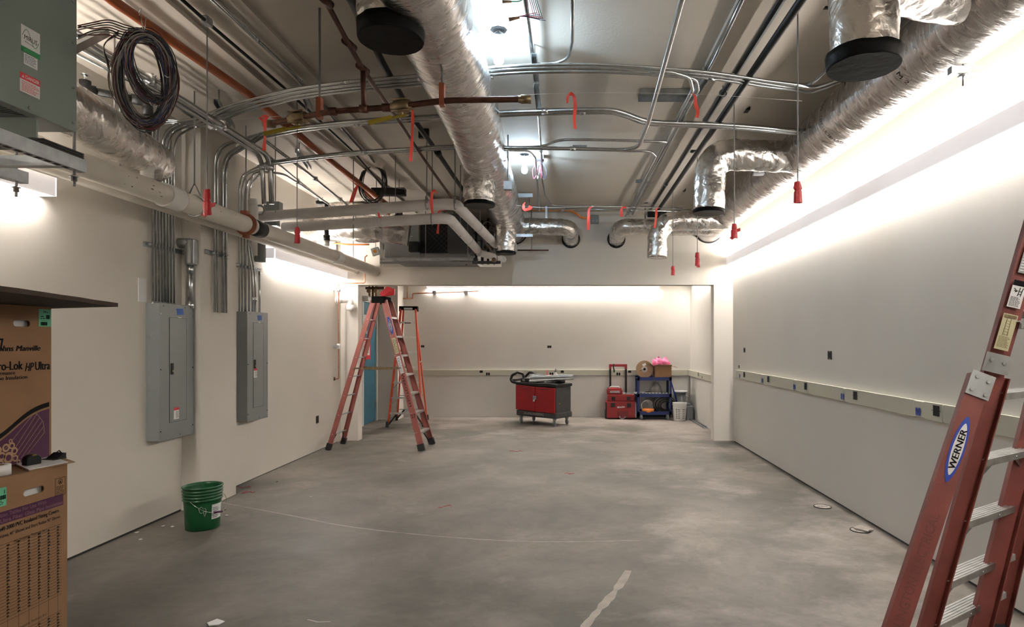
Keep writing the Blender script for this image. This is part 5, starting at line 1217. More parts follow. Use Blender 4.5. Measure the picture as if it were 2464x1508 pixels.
for f_ in (r1f, r2f, r3f, r4f): MB().bar(Vector((f_.x, f_.y, 0)), Vector((f_.x, f_.y, .09)), (0, 1, 0), .12, .06).build('rubber_foot', M_rub, LC)
dW = Wd.normalized(); nW = Vector((-dW.y, dW.x, 0))
def onr2(py):
    d = 892 if py < 905 else 0
    if py >= 905: a, b, pa, pb = r2t, r2b, 905, 1508
    else: a, b, pa, pb = plt, upT, 892, 520
    k = (py - pa) / (pb - pa)
    # true height for that pixel row at interpolated depth
    return a + (b - a) * k
for i, (py, wid) in enumerate([(430, .60), (605, .62), (772, .66), (944, .74), (1100, .80), (1247, .86), (1392, .92), (1500, .96)]):
    a = onr2(py) + dW * .02; b = a + Wd * wid
    m = MB(); w_ = .085
    m.bar(a, b, (0, 0, 1), w_, .004)
    m.bar(a - nW * -.0 - nW * w_ / 2 + Vector((0, 0, -.014)), b - nW * w_ / 2 + Vector((0, 0, -.014)), (0, 0, 1), .004, .030)
    m.bar(a + nW * w_ / 2 + Vector((0, 0, -.014)), b + nW * w_ / 2 + Vector((0, 0, -.014)), (0, 0, 1), .004, .030)
    for k in range(5): m.bar(a + nW * (-.032 + .016 * k) + Vector((0, 0, .003)), b + nW * (-.032 + .016 * k) + Vector((0, 0, .003)), (0, 0, 1), .005, .003)
    o = m.build('step', M_alu, LC)
    if py > 1050:
        q = onr2(min(py + 75, 1560)) if py < 1480 else None
        if q is not None:
            MB().bar(q + dW * .03, a + dW * .20 + Vector((0, 0, -.02)), nW, .018, .004).build('step_brace', M_emtd, o)
            b2 = b - dW * .03; MB().bar(b2 + Vector((0, 0, -.14)), b2 - dW * .16 + Vector((0, 0, -.02)), nW, .018, .004).build('step_brace', M_emtd, o)
    MB().cyl(a + dW * .3 - nW * (w_ / 2 + .003) + Vector((0, 0, -.014)), a + dW * .3 - nW * (w_ / 2 + .007) + Vector((0, 0, -.014)), .005, 8).build('rivet', M_zinc, o)
# hinge plates
def rplane(p, q, frac, lift=.003):
    d = (q - p).normalized(); n = nf.normalized(); n = (n - d * n.dot(d)).normalized(); u = d.cross(-n); c = p + (q - p) * frac
    return Plane(c, u, d, lift)
def cprint(P_, f_, name, m_, parent=None, lab=None):
    mb = MB(); f_(mb); o = mb.build(name, m_, parent or LC)
    if lab: o['label'] = lab
    return o
Pp = rplane(r1b, r1t, .965, .006)
pa = cprint(Pp, lambda mb: Pp.rect(mb, -.045, -.055, .055, .055, .006, .004), 'hinge_plate', M_alug)
for a_, b_ in ((-.025, -.03), (.035, -.035), (-.02, .03), (.03, .025)): MB().cyl(Pp.p(a_, b_, .006), Pp.p(a_, b_, .011), .008, 10).build('rivet', M_zinc, pa)
Pu = rplane(plt, upT, .03, .010)
pa = cprint(Pu, lambda mb: Pu.rect(mb, -.055, -.03, .052, .055, .010, .004), 'hinge_plate', M_alug)
for a_, b_ in ((-.03, .025), (.025, .02)): MB().cyl(Pu.p(a_, b_, .010), Pu.p(a_, b_, .015), .008, 10).build('rivet', M_zinc, pa)
# maker oval
Po = rplane(r1b, r1t, .70, .0015)
def oval(mb, rx, ry, l):
    pts = [(math.copysign(abs(math.cos(a)) ** 1.25, math.cos(a)) * rx, math.copysign(abs(math.sin(a)) ** 1.0, math.sin(a)) * ry) for a in [2 * PI * k / 40 for k in range(40)]]
    Po.pl(mb, pts, l)
o = cprint(Po, lambda mb: oval(mb, .031, .150, .0015), 'maker_label', M_blue, lab='blue and white oval maker label')
cprint(Po, lambda mb: oval(mb, .022, .118, .0024), 'label_field', M_white, o)
Pt = Plane(Po.o, Po.v, -Po.u, .0035)
cprint(Pt, lambda mb: Pt.text(mb, 'WERNER', -.090, -.014, .040, fat=.0012, width=.180), 'lettering', M_ink, o)
Pq = rplane(r1b, r1t, .14, .0015); Pq = Plane(Pq.o, Pq.v, -Pq.u, .0015)
cprint(Pq, lambda mb: Pq.text(mb, 'ARLINGTON ELECTRICAL', -.22, -.018, .058, bold=.0006, width=.56), 'stencilled_lettering', mat('faded ink', (.14, .04, .032), .7))
# stickers on the upper rail
Ps = rplane(plt, upT, .24, .0015)
o = cprint(Ps, lambda mb: Ps.rect(mb, -.030, -.07, .030, .09), 'instruction_label', mat('yellowed label', (.50, .48, .30), .7))
cprint(Ps, lambda mb: (Ps.fine(mb, -.024, -.06, .024, -.01, 9, l=.0025), [Ps.line(mb, -.012, y_, .008, y_ - .002, .0015, .0025) for y_ in (.0, .012, .024, .036, .048, .06)], Ps.line(mb, -.012, -.005, -.010, .07, .002, .0025), Ps.line(mb, .008, -.005, .006, .07, .002, .0025), Ps.rect(mb, -.026, .072, .026, .086, .0025)), 'drawing', M_brass, o)
Ps2 = rplane(plt, upT, .50, .0015)
o = cprint(Ps2, lambda mb: Ps2.rect(mb, -.028, -.06, .028, .06), 'warning_label', M_white)
cprint(Ps2, lambda mb: (Ps2.rect(mb, -.028, .036, .028, .06, .0025), Ps2.fine(mb, -.022, -.055, .022, -.012, 8, l=.0025), [Ps2.line(mb, *q, .003, .0025) for q in ((.002, -.008, .006, .03), (.014, -.008, .018, .03), (.003, .0, .015, .002), (.004, .012, .017, .014), (-.018, .024, -.004, .012), (-.010, .008, .0, .016), (-.016, .014, -.006, .010))]), 'pictogram', M_ink, o)
Ps3 = rplane(plt, upT, .80, .0015)
o = cprint(Ps3, lambda mb: Ps3.rect(mb, -.022, -.115, .046, .19), 'specification_label', mat('grey label', (.30, .31, .32), .6))
cprint(Ps3, lambda mb: Ps3.fine(mb, -.018, -.11, .042, .185, 24, l=.0025), 'small_print', M_white, o)
MB().bar(onr2(755) + Vector((.05, .02, 0)), onr2(755) + Vector((.2, .1, 0)), (0, 0, 1), .02, .03).build('spreader', M_gap, LC)

# ------------------------------------------------------------------ cardboard boxes at the left
def carton(name, lab, X, y0, y1, z0, z1, xin, hole):
    t = thing(name, lab, 'box', ((X + xin) / 2, (y0 + y1) / 2, z0)); th = .006
    hy0, hy1, hz0, hz1 = hole
    m = MB()  # front face with a hand hole
    m.box(X - th, X, y0, hy0, z0, z1).box(X - th, X, hy1, y1, z0, z1).box(X - th, X, hy0, hy1, z0, hz0).box(X - th, X, hy0, hy1, hz1, z1)
    r = (hz1 - hz0) / 2
    for sy, yy in ((1, hy0), (-1, hy1)):
        for sz, zz in ((1, hz0), (-1, hz1)):
            pts = [(X - th, yy, zz)] + [(X - th, yy + sy * r * (1 - math.sin(a)), zz + sz * r * (1 - math.cos(a))) for a in [PI / 2 * k / 5 for k in range(6)]]
            m.poly(pts, (th, 0, 0))
    m.box(xin, xin + th, y0, y1, z0, z1).box(xin + th, X - th, y0, y0 + th, z0, z1).box(xin + th, X - th, y1 - th, y1, z0, z1).box(xin + th, X - th, y0, y1, z0, z0 + th)
    m.build('carton_walls', M_card, t)
    MB().box(X - .04, X - .03, hy0 - .03, hy1 + .02, hz0 - .06, hz1 + .03).build('packed_contents', M_white, t)
    return t
XA1, XA2 = -2.735, -2.955
b1 = carton('cardboard_box', 'tall lower cardboard box printed with tables, standing on the floor', XA1, 2.70, 3.41, 0, .93, -3.30, (3.135, 3.26, .815, .85))
m = MB().box(-3.30, XA1, 2.70, 3.41, .93, .936); m.build('top_flap', M_card, b1)
b2 = carton('cardboard_box', 'upper cardboard box with purple curve print, stacked on the lower box', XA2, 2.80, 3.57, .94, 1.795, -3.50, (3.325, 3.43, 1.68, 1.715))
P1 = Plane((XA1, 3.41, 0), (0, 1, 0), (0, 0, 1), .001); P2b = Plane((XA2, 3.57, 0), (0, 1, 0), (0, 0, 1), .001)
def bp(X, px, py, yo): p = PX(px, py, X); return p.y - yo, p.z
def pr(P_, f_, name, m_, parent, lab=None):
    mb = MB(); f_(mb); o = mb.build(name, m_, parent)
    if lab: o['label'] = lab
    return o
def carton_text(P_, X, yo, items, name, m_, parent, **kw):
    mb = MB()
    for t_, px0, px1, pyb, size in items:
        x0, z0 = bp(X, px0, pyb, yo); x1, _ = bp(X, px1, pyb, yo)
        P_.text(mb, t_, x0, z0, size, width=(x1 - x0), **kw)
    return mb.build(name, m_, parent)
# upper box print
def yx(px, X=XA2, yo=3.57): return F * X / (px - VX) - yo
carton_text(P2b, XA2, 3.57, [('Johns Manville', -12, 98, 845, .042)], 'printed_lettering', M_ink, b2, shear=.25, fat=.0022)
carton_text(P2b, XA2, 3.57, [('Micro-Lok', -40, 52, 893, .066)], 'printed_lettering', M_ink, b2, fat=.0022)
carton_text(P2b, XA2, 3.57, [('HP', 58, 79, 893, .066)], 'printed_lettering', M_ink, b2, fat=.0016, shear=.35)
carton_text(P2b, XA2, 3.57, [('Ultra', 83, 118, 890, .066)], 'printed_lettering', M_ink, b2, fat=.0022)
carton_text(P2b, XA2, 3.57, [('High Performance', -60, 35, 906, .028)], 'printed_lettering', M_ink, b2, fat=.0009)
carton_text(P2b, XA2, 3.57, [('Fiber Glass Pipe Insulation', -90, 64, 921, .029)], 'printed_lettering', M_ink, b2, fat=.0009)
def logo(mb):
    x0 = yx(8); z = 1.60
    P2b.pl(mb, [(x0 - .16, z + .015), (x0, z + .015), (x0 - .004, z + .006), (x0 - .16, z + .006)]); P2b.pl(mb, [(x0 - .012, z + .01), (x0, z + .015), (x0 - .012, z - .045), (x0 - .02, z - .045)])
pr(P2b, logo, 'printed_logo', M_ink, b2)
# purple swoosh with pipe drawing
def curve(k):   # k 0..1 left to right
    y_ = -.60 + .585 * k; return y_, 1.035 + .19 * (1 / (1 + math.exp(-(k - .62) * 8)))
cur = [curve(k / 24) for k in range(25)]; xe = cur[-1][0]
pr(P2b, lambda mb: [P2b.pl(mb, [(a[0], .945), (b[0], .945), b, a]) for a, b in zip(cur, cur[1:])], 'purple_print', M_purple, b2)
pr(P2b, lambda mb: [P2b.pl(mb, [(a[0], a[1] + .012), (b[0], b[1] + .012), (b[0], b[1] + .038), (a[0], a[1] + .038)]) for a, b in zip(cur, cur[1:])], 'black_curve', M_ink, b2)
def pipes(mb):
    for x0, z0, x1, z1 in ((-.26, 1.0, -.10, 1.195), (-.24, .99, -.08, 1.175), (-.22, .98, -.065, 1.15), (-.20, .97, -.055, 1.12), (-.19, .955, -.05, 1.085), (-.30, 1.03, -.12, 1.20)):
        P2b.line(mb, x0, z0, x1, z1, .0018, .002)
    for a, b in zip([(-.12, 1.20), (-.10, 1.198), (-.08, 1.175), (-.06, 1.15), (-.052, 1.12)], [(-.10, 1.198), (-.08, 1.175), (-.06, 1.15), (-.052, 1.12), (-.05, 1.085)]): P2b.line(mb, *a, *b, .0018, .002)
pr(P2b, pipes, 'pipe_drawing', M_tanl, b2)
def rings(mb):
    for x, z, r in ((-.275, .985, .030), (-.315, 1.0, .022), (-.29, 1.04, .022), (-.255, 1.045, .018), (-.335, 1.035, .02), (-.24, 1.015, .02), (-.235, .975, .018), (-.32, .962, .018), (-.355, .99, .018), (-.215, .952, .012), (-.262, 1.07, .012)): P2b.ring(mb, x, z, r * .55, r, .002, 18)
pr(P2b, rings, 'pipe_end_drawing', M_tanl, b2)
# green sticker
x0, z1 = bp(XA2, 93, 743, 3.57); x1, z0 = bp(XA2, 128, 786, 3.57)
o = pr(P2b, lambda mb: P2b.rect(mb, x0, z0, -.002, z1), 'green_sticker', M_green, b2)
def bars(mb, P_, x0, z0, x1, z1, seed, l=.0022):
    r_ = random.Random(seed); x = x0
    while x < x1:
        w_ = r_.uniform(.0008, .003); P_.rect(mb, x, z0, min(x + w_, x1), z1, l); x += w_ + r_.uniform(.001, .0025)
pr(P2b, lambda mb: (P2b.text(mb, '3/4 x 1', x0 + .026, z1 - .022, .019, .0022, bold=.0003, width=.045), bars(mb, P2b, x0 + .048, z1 - .055, x0 + .072, z1 - .032, 1), bars(mb, P2b, x0 + .012, z0 + .006, x0 + .055, z0 + .026, 2), P2b.fine(mb, x0 + .01, z0 + .032, x0 + .07, z1 - .062, 3, l=.0022), P2b.fine(mb, x0 + .01, z1 - .058, x0 + .04, z1 - .036, 2, l=.0022)), 'sticker_print', M_ink, o)
# lower box print
def yl(px): return F * XA1 / (px - VX) - 3.41
pr(P1, lambda mb: P1.rect(mb, -.68, .715, -.028, .775), 'purple_band', M_purple, b1)
mbt = MB()
P1.text(mbt, "Zeston\u00ae Selection Tables For Use With", -.56, .750, .026, .0018, width=.42); P1.text(mbt, "Micro-Lok\u00ae HP Ultra Fiber Glass Pipe Insulation", -.60, .722, .026, .0018, width=.565)
mbt.build('printed_lettering', mat('lilac print', (.22, .10, .12), .8), b1)
mbt = MB()
P1.text(mbt, "Zeston\u00ae 2000 PVC Insulated Fitting Covers", -.46, .683, .028, width=.40, fat=.0009); P1.text(mbt, "for Tees, Valves, 45\u00b0 Elbows and Short Radius 90\u00b0 Elbows", -.48, .650, .022, width=.43, bold=.0003)
mbt.build('printed_lettering', M_ink, b1)
for zz in (.605, .165):
    mbt = MB(); P1.text(mbt, "Pipe Insulation Thickness (In.)", -.33, zz, .019, width=.19); mbt.build('printed_lettering', M_ink, b1)
mbt = MB(); P1.fine(mbt, -.66, .13 - .16, -.4, .14, 1); 0 and mbt.build('printed_lettering', M_ink, b1)
def table(mb):
    rows = 25
    for i in range(rows): P1.line(mb, -.66, .615 - .0158 * i, -.04, .615 - .0158 * i, .0012)
    for i in range(9): P1.line(mb, -.66, .148 - .0158 * i, -.04, .148 - .0158 * i, .0012)
pr(P1, table, 'table_rules', M_ink, b1)
def nums(mb):
    r_ = random.Random(9)
    for c, x in enumerate((-.07, -.13, -.19, -.25, -.31, -.37)):
        n = (23, 23, 22, 23, 23, 23)[c]
        for i in range(n):
            if r_.random() < .92: P1.rect(mb, x, .602 - .0158 * i, x + r_.uniform(.010, .018), .602 - .0158 * i + .0055)
        for i in range(8): P1.rect(mb, x, .135 - .0158 * i, x + r_.uniform(.010, .018), .135 - .0158 * i + .0055)
r9 = random.Random(9)
for c, x in enumerate((-.07, -.13, -.19, -.25, -.31, -.37)):
    mbn = MB(); n = (23, 23, 22, 23, 23, 23)[c]; rows_ = [.602 - .0158 * i for i in range(n)] + [.135 - .0158 * i for i in range(8)]
    P1.pl(mbn, [(x + .006, rows_[0]), (x + .0068, rows_[0]), (x + .0068, rows_[-1]), (x + .006, rows_[-1])], .0008)
    for zz in rows_: P1.rect(mbn, x, zz, x + r9.uniform(.010, .018), zz + .0055)
    mbn.build('table_figures', M_ink, b1)
def stamp(mb):
    x, z = -.045, .815
    for a in (((x - .035, z - .045), (x + .03, z - .045)), ((x - .035, z + .05), (x + .03, z + .05)), ((x - .035, z - .045), (x - .035, z + .05)), ((x + .03, z - .045), (x + .03, z + .05))): P1.line(mb, *a[0], *a[1], .002)
    P1.ring(mb, x - .003, z + .030, .012, .015); P1.pl(mb, [(x - .010, z + .022), (x + .004, z + .022), (x - .003, z + .038)]); P1.fine(mb, x - .028, z - .04, x + .024, z + .008, 6)
pr(P1, stamp, 'printed_stamp', M_ink, b1)
x1, z1 = bp(XA1, 15, 1168, 3.41)
o = pr(P1, lambda mb: P1.rect(mb, x1 - .09, z1 - .095, x1, z1 - .005), 'green_sticker', M_green, b1)
pr(P1, lambda mb: (P1.text(mb, '1', x1 - .018, z1 - .035, .026, .0022, bold=.0005), bars(mb, P1, x1 - .035, z1 - .062, x1 - .004, z1 - .042, 3), P1.fine(mb, x1 - .08, z1 - .088, x1 - .004, z1 - .066, 3, l=.0022)), 'sticker_print', M_ink, o)
# dark cardboard sheet lying on top
A_, B_, C_, D_ = PZ(-60, 692, 1.80), PZ(284, 738, 1.80), Vector((-3.42, 3.9, 1.80)), Vector((-3.3, 2.5, 1.80))
m = MB(); rnd = random.Random(2); edge = []
for a, b, n in ((A_, B_, 14), (B_, C_, 10), (C_, D_, 4), (D_, A_, 4)):
    for k in range(n): 
        p = a.lerp(b, k / n); p = p + Vector((rnd.uniform(-.006, .006), rnd.uniform(-.006, .006), 0)) if k else p; edge.append(p)
m.poly(edge, (0, 0, .022)); tag(m.build('cardboard_sheet', M_cardd), 'dark torn cardboard sheet lying across the top of the upper box', 'cardboard')
# things on the lower box: clipboard with paper, tape measure, roll of tape
zc = .938
c0, c1, c2_, c3 = PZ(70, 1134, zc), PZ(181, 1112, zc), PZ(128, 1094, zc), PZ(20, 1112, zc)
t = thing('clipboard', 'brown clipboard with white paper lying on the lower cardboard box', 'clipboard', c0)
m = MB(); m.poly([c0, c1, c1 + (c2_ - c1) * 1.0, c3], (0, 0, .004)); m.build('board', M_cardl, t)
def lp(u, v, z=0): a = c0.lerp(c1, u); b = c3.lerp(c2_, u); return a.lerp(b, v) + Vector((0, 0, z))
m = MB(); m.poly([lp(.02, .04, .0045), lp(.86, .04, .0045), lp(.86, .93, .0045), lp(.02, .93, .0045)], (0, 0, .003)); m.build('paper_sheets', M_paper, t)
q = lp(.84, .5, .008); d_ = (lp(.9, .5) - lp(.7, .5)).normalized(); s_ = d_.cross(Vector((0, 0, 1)))
m = MB(); m.poly([q - s_ * .045 - d_ * .05, q + s_ * .045 - d_ * .05, q + s_ * .045 + d_ * .02, q - s_ * .045 + d_ * .02], (0, 0, .003))
m.poly([q - s_ * .04 - d_ * .03 + Vector((0, 0, .003)), q - s_ * .04 + d_ * .012 + Vector((0, 0, .03)), q - s_ * .04 + d_ * .02 + Vector((0, 0, .03)), q - s_ * .04 + d_ * .02 + Vector((0, 0, .003))], s_ * .08)
m.tube([q + s_ * .02 + d_ * .01 + Vector((0, 0, .028)), q + s_ * .0 + d_ * .012 + Vector((0, 0, .042)), q - s_ * .02 + d_ * .01 + Vector((0, 0, .028))], .003, 6).build('spring_clip', M_blk, t)
t = thing('tape_measure', 'black tape measure standing on the clipboard paper', 'tape measure', PZ(76, 1117, zc + .009)); p = PZ(76, 1117, zc + .009)
e1, e2 = Vector((.25, .97, 0)), Vector((.97, -.25, 0)); pts = []
for a in range(0, 19): th = PI * a / 18; pts.append(p + e1 * (.036 * math.cos(th)) + Vector((0, 0, .028 + .026 * math.sin(th))))
pts += [p - e1 * .036, p + e1 * .036]
m = MB(); m.poly([q - e2 * .02 for q in pts], e2 * .04); m.build('case', M_blk, t, bevel=.004)
m = MB(); m.poly([p + e1 * .012 + e2 * .0205 + Vector((0, 0, .048)), p - e1 * .012 + e2 * .0205 + Vector((0, 0, .048)), p - e1 * .01 + e2 * .0205 + Vector((0, 0, .053)), p + e1 * .01 + e2 * .0205 + Vector((0, 0, .053))], e2 * .001); m.build('yellow_trim', M_yel, t)
p = PZ(-6, 1143, zc); t = thing('tape_roll', 'roll of white tape at the left edge on the lower box', 'tape', p)
MB().lathe(p, [(.028, 0), (.052, 0), (.052, .05), (.028, .05), (.028, 0)], 28, cap=False).build('tape_winding', M_white, t); MB().lathe(p, [(.0255, .001), (.028, .001), (.028, .0505), (.0255, .0505), (.0255, .001)], 28, cap=False).build('cardboard_core', M_cardl, t)

# ------------------------------------------------------------------ green bucket
def bucket(name, lab, c, r, h, m_, handle=True, ribs=True):
    t = thing(name, lab, 'bucket', c); c = Vector(c); rb = r * .87
    def R(z): return rb + (r - rb) * z / h
    prof = [(.001, 0), (rb - .008, 0), (rb, .008)]
    for z in (.3, .6): prof.append((R(h * z), h * z))
    if ribs:
        for z in (.70, .77, .84, .91): prof += [(R(h * z), h * z - .008), (R(h * z) + .009, h * z - .004), (R(h * z) + .009, h * z + .001), (R(h * z) + .001, h * z + .004)]
    prof += [(R(h), h - .014), (r + .008, h - .010), (r + .008, h), (r - .004, h), (r - .008, h - .02), (rb - .006, .012), (.001, .010)]
    MB().lathe(c, prof, 44, cap=False).build('bucket_body', m_, t)
    return t, R
bc = Vector((-3.135, 5.36, 0)); t, R_ = bucket('green_bucket', 'empty green plastic bucket on the floor by the wall column', bc, .150, .365, M_grn)
hp = []
for k in range(25):
    a = PI * k / 24; hp.append(bc + Vector((.158 * math.cos(a - PI * .5 + .5) , .158 * math.sin(a - PI * .5 + .5), .27 - .13 * math.sin(a))))
hp = [bc + Vector((-.02 + .16 * 0, -.155, .265)) + Vector((.0, 0, 0)), bc + Vector((.06, -.19, .225)), bc + Vector((.14, -.16, .175)), bc + Vector((.19, -.04, .15)), bc + Vector((.165, .08, .20)), bc + Vector((.12, .12, .262))]
MB().tube(spline(hp, 6), .0022, 6).build('wire_handle', M_zinc, t); MB().tube([bc + Vector((.165, -.12, .163)), bc + Vector((.19, -.04, .15))], .008, 8).build('grip', M_purple, t)
def curved(parent, c, R, a0, a1, z0, z1, name, m_, n=10, lift=.002):
    mb = MB(); vs = []; fs = []
    for i in range(n + 1):
        a = a0 + (a1 - a0) * i / n
        for z in (z0, z1): r = R(z) + lift; vs.append(Vector(c) + Vector((math.cos(a) * r, math.sin(a) * r, z)))
    mb.add(vs, [(2 * i, 2 * i + 2, 2 * i + 3, 2 * i + 1) for i in range(n)], True); return mb.build(name, m_, parent)
lb = curved(t, bc, R_, -.55, .25, .09, .215, 'paper_label', M_white)
for i in range(7): curved(lb, bc, R_, -.5, -.15 + .05 * (i % 3), .105 + .013 * i, .109 + .013 * i, 'label_text', M_ink, 4, .003)
m = MB()
def cyp(a, z, l=.002): r = R_(z) + l; return bc + Vector((math.cos(a) * r, math.sin(a) * r, z))
for q in (((-1.25, .20), (-1.20, .165), (-1.12, .155), (-1.05, .16)), ((-1.22, .20), (-1.1, .21), (-1.0, .19), (-.9, .195), (-.86, .165)), ((-1.0, .165), (-.92, .17), (-.86, .165), (-.90, .14), (-.94, .125), (-.98, .145), (-1.0, .165))):
    m.tube([cyp(a, z) for a, z in q], .0016, 4)
m.build('white_logo', M_white, t)
# ------------------------------------------------------------------ far room: red cart
def loc_thing(name, lab, cat, c, rz, grp=None): return thing(name, lab, cat, c, rz, grp)
RZ = math.radians(-38.5); cc = Vector((-.46, 12.12, 0))
ct_ = loc_thing('tool_cart', 'red and black rolling tool cart parked before the far wall', 'cart', cc, RZ)
L2, W2 = .49, .235
B = lambda *a: MB().box(*a)
B(-L2 + .02, L2, -W2 + .02, W2, .16, .74).build('cabinet_body', M_dkp, ct_, local=True, bevel=.01)
B(-L2 - .01, L2 + .02, -W2 - .01, W2 + .02, .15, .26).build('base_tray', M_dkp, ct_, local=True, bevel=.02)
B(-L2 - .02, L2 + .02, -W2 - .01, W2 + .02, .74, .80).build('top_tray', M_blk, ct_, local=True, bevel=.012)
for s in (-1, 1):
    a, b = (-L2 - .015, -.003) if s < 0 else (.003, L2 + .005)
    d = MB().poly([(a, -W2 - .02, .27 if s < 0 else .255), (b, -W2 - .03, .255), (b, -W2 - .03, .73), (a, -W2 - .02, .75 if s < 0 else .73)], (0, .03, 0)).build('door', M_redp, ct_, local=True, bevel=.008)
    m = MB(); pts = [(a + (b - a) * (.30 + .4 * k / 8), -W2 - .037, .685 + .016 * math.sin(PI * k / 8)) for k in range(9)]; m.tube(pts, .006, 6).build('pull_groove', mat('dark red plastic', (.12, .004, .006), .5), d, local=True)
B(-.035, .045, -W2 - .042, -W2 - .025, .50, .56).build('hasp', M_alug, ct_, local=True)
m = MB(); m.torus((.012, -W2 - .05, .50), .018, .005, (0, 1, 0), 14, 6).box(-.012, .036, -W2 - .065, -W2 - .04, .45, .495); m.build('padlock', M_zinc, ct_, local=True, bevel=.003)
Pc = Plane((-L2, -W2 - .011, .19), (1, 0, 0), (0, 0, 1), .002)
m = MB(); Pc.text(m, 'US-ENGINEERING', .20, 0, .062, bold=.0012, width=.50); m.build('stencilled_lettering', M_wireg, ct_, local=True)
m = MB(); Pd = Plane((L2 + .001, 0, .42), (0, 1, 0), (0, 0, 1), .002); Pd.rect(m, -.12, 0, -.10, .012); m.build('orange_mark', M_orangel, ct_, local=True)
for x, y in ((-L2 + .07, -W2 + .05), (L2 - .06, -W2 + .05), (-L2 + .07, W2 - .05), (L2 - .06, W2 - .05)):
    o = MB().torus((x, y, .062), .045, .017, (.5, 1, 0), 20, 8).cyl(Vector((x, y, .062)) - Vector((.5, 1, 0)).normalized() * .012, Vector((x, y, .062)) + Vector((.5, 1, 0)).normalized() * .012, .04, 16).build('caster', M_grey, ct_, local=True)
    MB().box(x - .022, x + .022, y - .03, y + .03, .115, .15).bar((x, y, .062), (x, y, .13), (1, 0, 0), .052, .02).build('caster_fork', M_alug, o, local=True)
hp = [(-L2, -.20, .775), (-L2 - .16, -.20, .80), (-L2 - .20, -.20, .84), (-L2 - .17, -.19, .93), (-L2 - .03, -.18, .985), (-L2 + .1, -.16, .965), (-L2 + .13, -.16, .80)]
MB().tube(fillet(hp, .06), .026, 12).build('handle', M_blk, ct_, local=True)
MB().tube(fillet([(-L2, .19, .775), (-L2 - .16, .19, .80), (-L2 - .20, .19, .85), (-L2 - .05, .19, .975), (-L2 + .1, .18, .96), (-L2 + .13, .18, .80)], .06), .026, 12).tube([(-L2 - .2, -.20, .83), (-L2 - .2, .19, .83)], .024, 10).build('handle', M_blk, ct_, local=True)
Mc = Matrix.Translation(cc) @ Matrix.Rotation(RZ, 4, 'Z')
def onc(x, y, z=.802): return Mc @ Vector((x, y, z))
def small(name, lab, cat, x, y, build, z=.802, rz=RZ, grp=None):
    t = thing(name, lab, cat, onc(x, y, z), rz, grp); build(t); return t
def f1(t):
    MB().box(-.21, .21, -.12, .12, 0, .075).build('case_body', M_blk, t, local=True, bevel=.012)
    MB().box(-.20, .20, -.11, .11, .0755, .085).build('clear_lid', M_clear, t, local=True)
    for x in (-.12, .10): MB().box(x - .03, x + .03, -.128, -.119, .02, .06).build('latch', M_grey, t, local=True)
small('parts_case', 'flat black case with clear lid on the left of the red cart top', 'case', -.22, -.08, f1)
def f2(t): MB().lathe((0, 0, 0), [(.10, 0), (.115, .005), (.12, .05), (.13, .055), (.13, .07), (.115, .07), (.105, .01)], 24, cap=False).build('tub', M_clear, t, local=True)
small('plastic_tub', 'clear plastic tub standing on the flat black case', 'tub', -.17, -.02, f2, z=.888)
def f3(t):
    MB().box(-.07, .07, -.06, .06, 0, .12).build('tub_body', M_white, t, local=True, bevel=.01); MB().box(-.085, .085, -.07, .07, .12, .14).build('red_rim', M_redl, t, local=True, bevel=.004)
    MB().tube([(-.085, 0, .14), (-.11, 0, .24)], .006, 6).build('red_brush', M_redl, t, local=True)
    m = MB(); Plane((-.05, -.061, .05), (1, 0, 0), (0, 0, 1), .001).text(m, 'Klein', 0, 0, .03, shear=.2); m.build('printed_lettering', M_redl, t, local=True)
small('wipes_tub', 'white tub with a red rim in the middle of the red cart top', 'tub', .10, .10, f3)
def f4(t):
    MB().lathe((0, 0, 0), [(.04, 0), (.045, .01), (.045, .15), (.015, .18), (.015, .20)], 16).build('bottle', M_white, t, local=True); MB().box(-.03, .015, -.012, .012, .20, .23).box(-.012, .012, -.01, .01, .23, .27).build('spray_head', M_grey, t, local=True)
small('spray_bottle', 'small white spray bottle with a grey nozzle on the red cart', 'bottle', .21, .12, f4)
def studs(t):
    for k in range(3):
        MB().channel(Vector((-.42, -.03 + .045 * k, .035 + .03 * k)), Vector((.42, -.06 + .03 * k, .09 + .02 * k)), (0, 0, 1) if k % 2 else (0, -.4, 1), .07, .03, .003).build('channel_piece', M_emt, t, local=True)
t = small('metal_channels', 'galvanised steel channels lying across the red cart top and sticking out right', 'metal channel', .30, -.12, studs, z=.804, rz=RZ + .62)
def f5(t):
    m = MB(); r_ = random.Random(3)
    for k in range(12): a = r_.random() * 6; m.tube(spline([Vector((.10 * math.cos(a + j * .9) * r_.uniform(.6, 1), .09 * math.sin(a + j * .9), .02 + .05 * r_.random())) for j in range(6)], 4), .008, 5)
    m.build('cable_loops', M_wireb, t, local=True); MB().box(-.09, .09, -.07, .07, 0, .07).build('pouch', M_blk, t, local=True, bevel=.02)
small('tool_bag', 'black tool pouch with tangled cable on the right end of the red cart', 'bag', .36, .05, f5)

# ------------------------------------------------------------------ stacked red tool boxes
ts = thing('rolling_toolbox', 'large red rolling toolbox with telescopic handle, bottom of the red stack', 'toolbox', (1.11, 12.98, 0)); x0, x1, y0, y1 = .80, 1.41, 12.82, 13.14
B(x0, x1, y0, y1, .02, .37).build('box_body', M_redb, ts, bevel=.015)
for s in (x0, x1): B(s - .012, s + .012, y0 - .01, y0 + .05, .03, .34).build('corner_guard', M_blk if s == x0 else M_alug, ts)
B(x0 + .24, x1 - .16, y0 - .012, y0, .02, .16).build('front_grip', mat('dark red plastic', (.12, .004, .006), .5), ts, bevel=.01); MB().torus((1.13, y0 - .012, .06), .055, .010, (0, 1, 0), 16, 6, 0, PI, u=(1, 0, 0)).build('grip_loop', M_alug, ts)
for x in (x0 + .14, x1 - .14): B(x - .04, x + .04, y0 - .014, y0, .25, .33).build('latch', M_blk, ts, bevel=.004)
